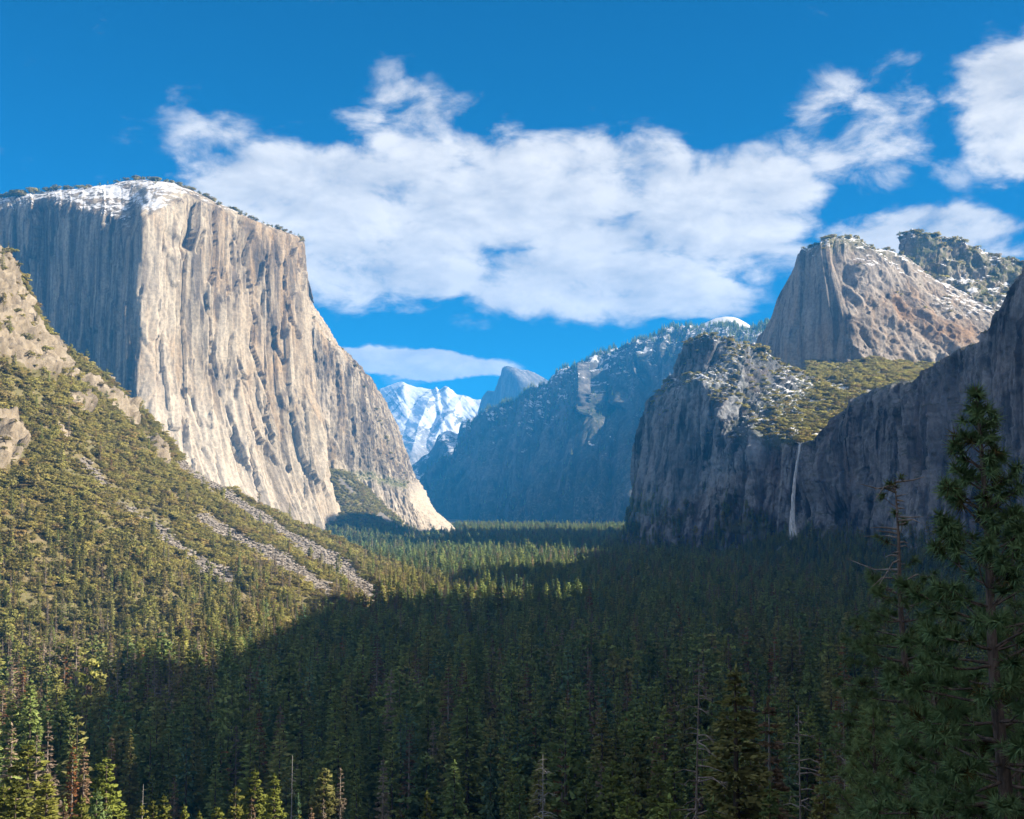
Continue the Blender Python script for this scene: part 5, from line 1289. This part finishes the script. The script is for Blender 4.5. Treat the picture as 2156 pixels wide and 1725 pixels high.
a1 = skyline('valley_wall', .09, 980, 1660, 26, 44, 7); a2 = skyline('valley_wall', .05, 860, 1000, 20, 30, 5)
wgt = sstep(.3, .55, N[..., 2]) * (np.exp(-(((px - 1140) / 110) ** 2 + ((py - 845) / 40) ** 2)) + sstep(760, 700, py) + .12 + .5 * near_line(px, py, [(900, 1010), (1010, 900)], 30))
p_ = scatter(V, wgt, 1 / 1500.0, G)
P6 = np.concatenate([a1[0], a2[0], p_]); h6 = np.concatenate([a1[1], a2[1], G.uniform(22, 40, len(p_))])
mass('crest_forest', ['fir'], P6, h6, np.full(len(P6), 'fir', object), G, 'conifers lining the crest of the far valley wall', 'forest', 1.1)

# rubble in the chutes
def boulder(g):
    v = np.array([(x, y, z) for x in (-1, 1) for y in (-1, 1) for z in (-1, 1)], float) * g.uniform(.55, 1.0, (8, 3)) * np.array([.6, .5, .4])
    v[:, 2] += .3
    return None, (v, np.array([(0, 1, 3, 2), (4, 6, 7, 5), (0, 4, 5, 1), (2, 3, 7, 6), (0, 2, 6, 4), (1, 5, 7, 3)]))
M_RUBBLE = bark_mat('granite_rubble', (0.13, 0.115, 0.10), (0.29, 0.255, 0.225), .25)
add_kind('boulder', 5, boulder, None, M_RUBBLE)
V, N, A = PATCH['hillside']
P7 = scatter(V, np.clip(A['talus'] * 1.3 - .2, 0, 1), 1 / 5.0, G); h7 = 0.35 + 2.2 * G.rand(len(P7)) ** 4
mass('chute_rubble', ['boulder'], P7, h7, np.full(len(P7), 'boulder', object), G, 'grey granite rubble filling the chutes of the left hillside', 'rubble', 1.3)

# ------------------------------------------------------------------ waterfall
def surf_Y(x, y, names=('lower_spire', 'canyon_wall')):
    """distance of the nearest rock seen at a photo position"""
    best = 1e9
    for nm in names:
        V = PATCH[nm][0]; px, py, _ = proj(V)
        k = (np.abs(px - x) < 8) & (np.abs(py - y) < 7)
        if k.any(): best = min(best, V[..., 1][k].min())
    return best if best < 1e8 else 2620.0
def water_mat(name, dens, sc):
    m = bpy.data.materials.new(name); m.use_nodes = True
    t = NT(m.node_tree); t.n.clear(); o = t.node('ShaderNodeOutputMaterial')
    P = t.node('ShaderNodeNewGeometry').outputs['Position']
    n = t.noise(t.scalev(P, (sc, sc, sc * .12)), 1.0, 5.0, .65)
    d = t.node('ShaderNodeBsdfDiffuse'); d.inputs[0].default_value = (.86, .88, .9, 1)
    tr = t.node('ShaderNodeBsdfTransparent'); mx = t.node('ShaderNodeMixShader')
    t.put(mx.inputs[0], t.rng(n, .25, .65, dens * .35, dens)); t.l.new(tr.outputs[0], mx.inputs[1]); t.l.new(d.outputs[0], mx.inputs[2]); t.l.new(mx.outputs[0], o.inputs[0])
    return m
M_WATER = water_mat('falling_water', .92, .35); M_SPRAY = water_mat('water_spray', .13, .12); M_CASCADE = water_mat('cascade_water', .4, .3)
path = [(1684, 934, 4), (1682, 950, 5), (1678, 975, 6), (1674, 1005, 7), (1671, 1040, 8), (1669, 1075, 9), (1668, 1100, 11), (1669, 1118, 14), (1671, 1132, 16)]
Ys = [surf_Y(x, y) - 7 for x, y, w_ in path]; Ys = np.minimum.accumulate(np.array(Ys)); Ys = np.linspace(Ys[0], Ys[-1], len(Ys)) - 3
wf = thing('waterfall', q(1671, 1132, Ys[-1]), 'thin white waterfall dropping down the shaded cliff between the spire and the canyon wall', 'waterfall')
org = np.array(wf.location)
ctr = _herm(np.array([q(x, y, Y_) for (x, y, w_), Y_ in zip(path, Ys)]), 60, 0)
wid = np.interp(np.linspace(0, 1, 60), np.linspace(0, 1, len(path)), [w_ for *_, w_ in path]) * 2600 / F_PX * .44
gw = np.random.RandomState(3)
def strand(off, wmul, seed):
    k = 5; ang = np.arange(k) * 2 * np.pi / k
    off_ = off * wid * 1.0 + .35 * wid * vn2(np.arange(60) / 9.0, np.zeros(60), seed)
    c = ctr + np.stack([off_, gw.normal(0, .15, 60) - np.abs(off_) * .1, np.zeros(60)], 1)
    r_ = wid * wmul * (1 + .5 * vn2(np.arange(60) / 3.0, np.zeros(60), seed + 5))
    ring = np.stack([np.cos(ang), .5 * np.sin(ang), 0 * ang], 1)
    V = (c[:, None] + ring[None] * r_[:, None, None]).reshape(-1, 3) - org
    F = [(a * k + i, a * k + (i + 1) % k, (a + 1) * k + (i + 1) % k, (a + 1) * k + i) for a in range(59) for i in range(k)]
    return V, np.array(F)
for off, wm, sd in ((-.1, .42, 1), (.35, .30, 7), (-.5, .22, 13), (.75, .2, 19)):
    V, F = strand(off, wm * 1.5, sd); obj('plume', as_mesh('plume', [(V, F, M_WATER)]), wf)
V, F = strand(.25, 1.15, 31); obj('spray', as_mesh('spray', [(V, F, M_SPRAY)]), wf)
casc = [(1671, 1130), (1662, 1140), (1650, 1148), (1642, 1154), (1636, 1160)]
cp = np.array([add(q(x, y, surf_Y(x, y) - 6), 0, 0, 1) for x, y in casc]) - org
V, F = polytube(_herm(cp, 24, 0), np.interp(np.arange(24), [0, 10, 23], [4, 2.4, 1.6]) * (1 + .4 * vn2(np.arange(24) / 2.0, np.zeros(24), 3)), 6)
obj('cascade', as_mesh('cascade', [(V, F[:-1], M_CASCADE)]), wf)
mp = np.array([q(1671, y_, Ys[-1] - 6) for y_ in (1098, 1108, 1118, 1127, 1134, 1139)]) - org
V, F = polytube(mp, np.array([3.0, 8, 12, 14, 12, 4]), 12); obj('mist', as_mesh('mist', [(V, F[:-1], M_SPRAY)]), wf)

# ------------------------------------------------------------------ foreground pines with long needles
def needle_tufts(C, D, rng, n, ln, wd):
    """bursts of needles at C pointing along D"""
    m = len(C); Dn, a, b = _rot_frame(D)
    ph = rng.uniform(0, 2 * np.pi, (m, n, 1)); th = np.arccos(rng.uniform(-.15, 1, (m, n, 1)) ** 1.0)
    v = Dn[:, None] * np.cos(th) + (a[:, None] * np.cos(ph) + b[:, None] * np.sin(ph)) * np.sin(th)
    L = ln * rng.uniform(.7, 1.15, (m, n, 1)); start = C[:, None] - Dn[:, None] * rng.uniform(0, .5, (m, n, 1)) * ln
    tip = start + v * L + np.array([0, 0, -.12]) * L * rng.rand(m, n, 1)
    sd = np.cross(v, rng.normal(0, 1, (m, n, 3))); sd /= np.linalg.norm(sd, axis=-1, keepdims=True) + 1e-9
    V = np.stack([start - sd * wd, start + sd * wd, tip], 2).reshape(-1, 3)
    nv_ = v + np.array([0, 0, .5]); nv_ = nv_ / np.linalg.norm(nv_, axis=-1, keepdims=True)
    return V, np.arange(len(V)).reshape(-1, 3), np.repeat(nv_.reshape(-1, 3), 3, 0)
def long_pine(name, label, x_top, y_top, D_, prof, rng, lean=0.0, spacing=.34, per=5, nn=52, nlen=.26, nw=.012, bare=0.0, stubs=0, tuft_gap=.165):
    """prof: crown half width in metres by metres below the tip"""
    p = np.array(q(x_top, y_top, D_)); g = float(hill_h(p[0], D_)); H = p[2] - g
    root = thing(name, (p[0] + lean * H, D_, g), label, 'tree')
    top = np.array([-lean * H, 0, H])
    def axis(dp):
        f = np.clip(np.asarray(dp) / H, 0, 1)[..., None]; wv_ = .05 * np.sin(np.asarray(dp) * .9)[..., None]
        return top * (1 - f) + np.array([1.0, .4, 0]) * wv_ * np.clip(np.asarray(dp)[..., None] / 3, 0, 1)
    dps = np.linspace(0, H, 26)
    tp = axis(dps); tp = np.concatenate([tp, [[0, 0, -1.0]]])
    rad = np.append(.02 + .0165 * dps ** .95, .02 + .0165 * H)
    V, F = polytube(tp, rad, 9); trunk = obj('trunk', as_mesh('trunk', [(V, F, M_BARK2)]), root)
    bP0, bP1, bR0, bR1, TC, TD, OC, OD = [], [], [], [], [], [], [], []
    dp = .12
    while dp < min(H - .8, prof[-1][0]):
        hw = np.interp(dp, [a for a, _ in prof], [b for _, b in prof])
        n_ = per if dp > 1 else 4
        a0 = rng.uniform(0, 6.28)
        for k in range(n_):
            if dp < bare and rng.rand() < .9: continue
            a = a0 + k * 6.283 / n_ + rng.normal(0, .3); ln = hw * rng.uniform(.6, 1.15)
            if ln < .08: continue
            pts_ = [axis(np.array(dp + .1 * rng.rand()))]
            el_ = max(.95 - .13 * dp, .10) + rng.normal(0, .14)
            ns = max(3, int(ln / .22)); step = ln / ns
            for s_ in range(ns):
                a += rng.normal(0, .10); f = s_ / ns
                e2 = el_ + .45 * f * (1 if dp < 4 else .55) - .10 + rng.normal(0, .07)
                pts_.append(pts_[-1] + step * np.array([math.cos(a) * math.cos(e2), math.sin(a) * math.cos(e2), math.sin(e2)]))
            pts_ = np.array(pts_); rr = np.linspace(.010 + .013 * ln, .006, ns + 1)
            bP0.append(pts_[:-1]); bP1.append(pts_[1:]); bR0.append(rr[:-1]); bR1.append(rr[1:])
            d_end = pts_[-1] - pts_[-2]
            TC.append(pts_[-1]); TD.append(d_end)
            # side shoots
            m_ = int(ln / tuft_gap * 1.0)
            for s_ in range(m_):
                f = rng.uniform(.38 if ln > .8 else .2, .97); i_ = min(int(f * ns), ns - 1); b0 = pts_[i_] + (pts_[i_ + 1] - pts_[i_]) * (f * ns - i_)
                sd = a + rng.choice([-1, 1]) * rng.uniform(.35, 1.0); e3 = rng.uniform(.05, .75); l3 = rng.uniform(.14, .34) * (1.25 - .5 * f) * (1 + .25 * (ln > 1.2))
                b1 = b0 + l3 * np.array([math.cos(sd) * math.cos(e3), math.sin(sd) * math.cos(e3), math.sin(e3)])
                bP0.append(b0[None]); bP1.append(b1[None]); bR0.append(np.array([.009])); bR1.append(np.array([.006]))
                (OC if rng.rand() < .13 else TC).append(b1); (OD if len(OC) > len(OD) else TD).append(b1 - b0)
        dp += spacing * rng.uniform(.8, 1.2)
    if not bare: TC.append(top - np.array([0, 0, .05])); TD.append(np.array([0, 0, 1.0]))
    V, F = tubes(np.concatenate(bP0), np.concatenate(bP1), np.concatenate(bR0), np.concatenate(bR1), 4)
    br = obj('branches', as_mesh('branches', [(V, F, M_BARK2)]), root)
    V, F, O = needle_tufts(np.array(TC), np.array(TD), rng, nn, nlen, nw); obj('needles', as_mesh('needles', [(V, F, M_PINE, O)]), root)
    if OC:
        V, F, O = needle_tufts(np.array(OC), np.array(OD), rng, nn // 2, nlen, nw); obj('old_needles', as_mesh('old_needles', [(V, F, M_PINE_OLD, O)]), root, label='yellowed older needles')
    if stubs:
        P0, P1, R0, R1 = [], [], [], []
        for i in range(stubs):
            dp = .15 + bare * (i / stubs) ** 1.1; a = rng.uniform(0, 6.28); b0 = axis(np.array(dp)); ln = rng.uniform(.5, 2.2) * (1 if dp < .6 or rng.rand() < .45 else .3)
            b1 = b0 + ln * .6 * np.array([math.cos(a), math.sin(a), rng.normal(.1, .15)]); b2 = b1 + ln * .5 * np.array([math.cos(a + rng.normal(0, .5)), math.sin(a), rng.normal(.0, .3)])
            P0 += [b0, b1]; P1 += [b1, b2]; R0 += [.05, .03]; R1 += [.03, .012]
        V, F = tubes(P0, P1, R0, R1, 5); obj('dead_branches', as_mesh('dead_branches', [(V, F, M_DEADWOOD)]), root, label='bare dead branches of the dried top')
    return root
HP = np.random.RandomState(5)
long_pine('pine_tree', 'tall foreground pine with long needle tufts at the right edge, taller than every other tree', 2055, 816, 23.0,
          [(0, .08), (.5, .24), (1.2, .52), (2.7, 1.05), (4, 1.45), (5.9, 1.95), (7.5, 2.35), (9.5, 2.6), (13, 2.6)], HP, lean=.045)
long_pine('pine_tree', 'foreground pine with a dead leafless top left of the tallest pine', 1884, 1008, 52.0,
          [(0, .4), (4.5, 1.6), (6.5, 2.4), (9, 2.9), (12, 3.3), (17, 3.6), (30, 3.0)], HP, lean=.03, spacing=.55, per=6, nn=36, nlen=.34, nw=.018, bare=4.6, stubs=26, tuft_gap=.26)
long_pine('pine_tree', 'young foreground pine filling the gap between the tallest pine and the dead-topped pine', 1965, 1370, 29.0,
          [(0, .12), (1, .6), (2.5, 1.2), (4.5, 1.7), (9, 2.0)], HP, spacing=.36, per=5, nn=34, nlen=.25, nw=.009)
long_pine('pine_tree', 'low foreground pine at the bottom edge left of the dead-topped pine', 1838, 1500, 36.0,
          [(0, .12), (1, .6), (2.5, 1.3), (4.5, 1.9), (9, 2.2)], HP, spacing=.4, per=6, nn=30, nlen=.27, nw=.010)
long_pine('pine_tree', 'foreground pine at the bottom right corner behind the tallest pine', 2135, 1240, 33.0,
          [(0, .12), (1, .6), (2.5, 1.3), (4.5, 1.9), (9, 2.4)], HP, spacing=.42, per=6, nn=28, nlen=.27, nw=.010)
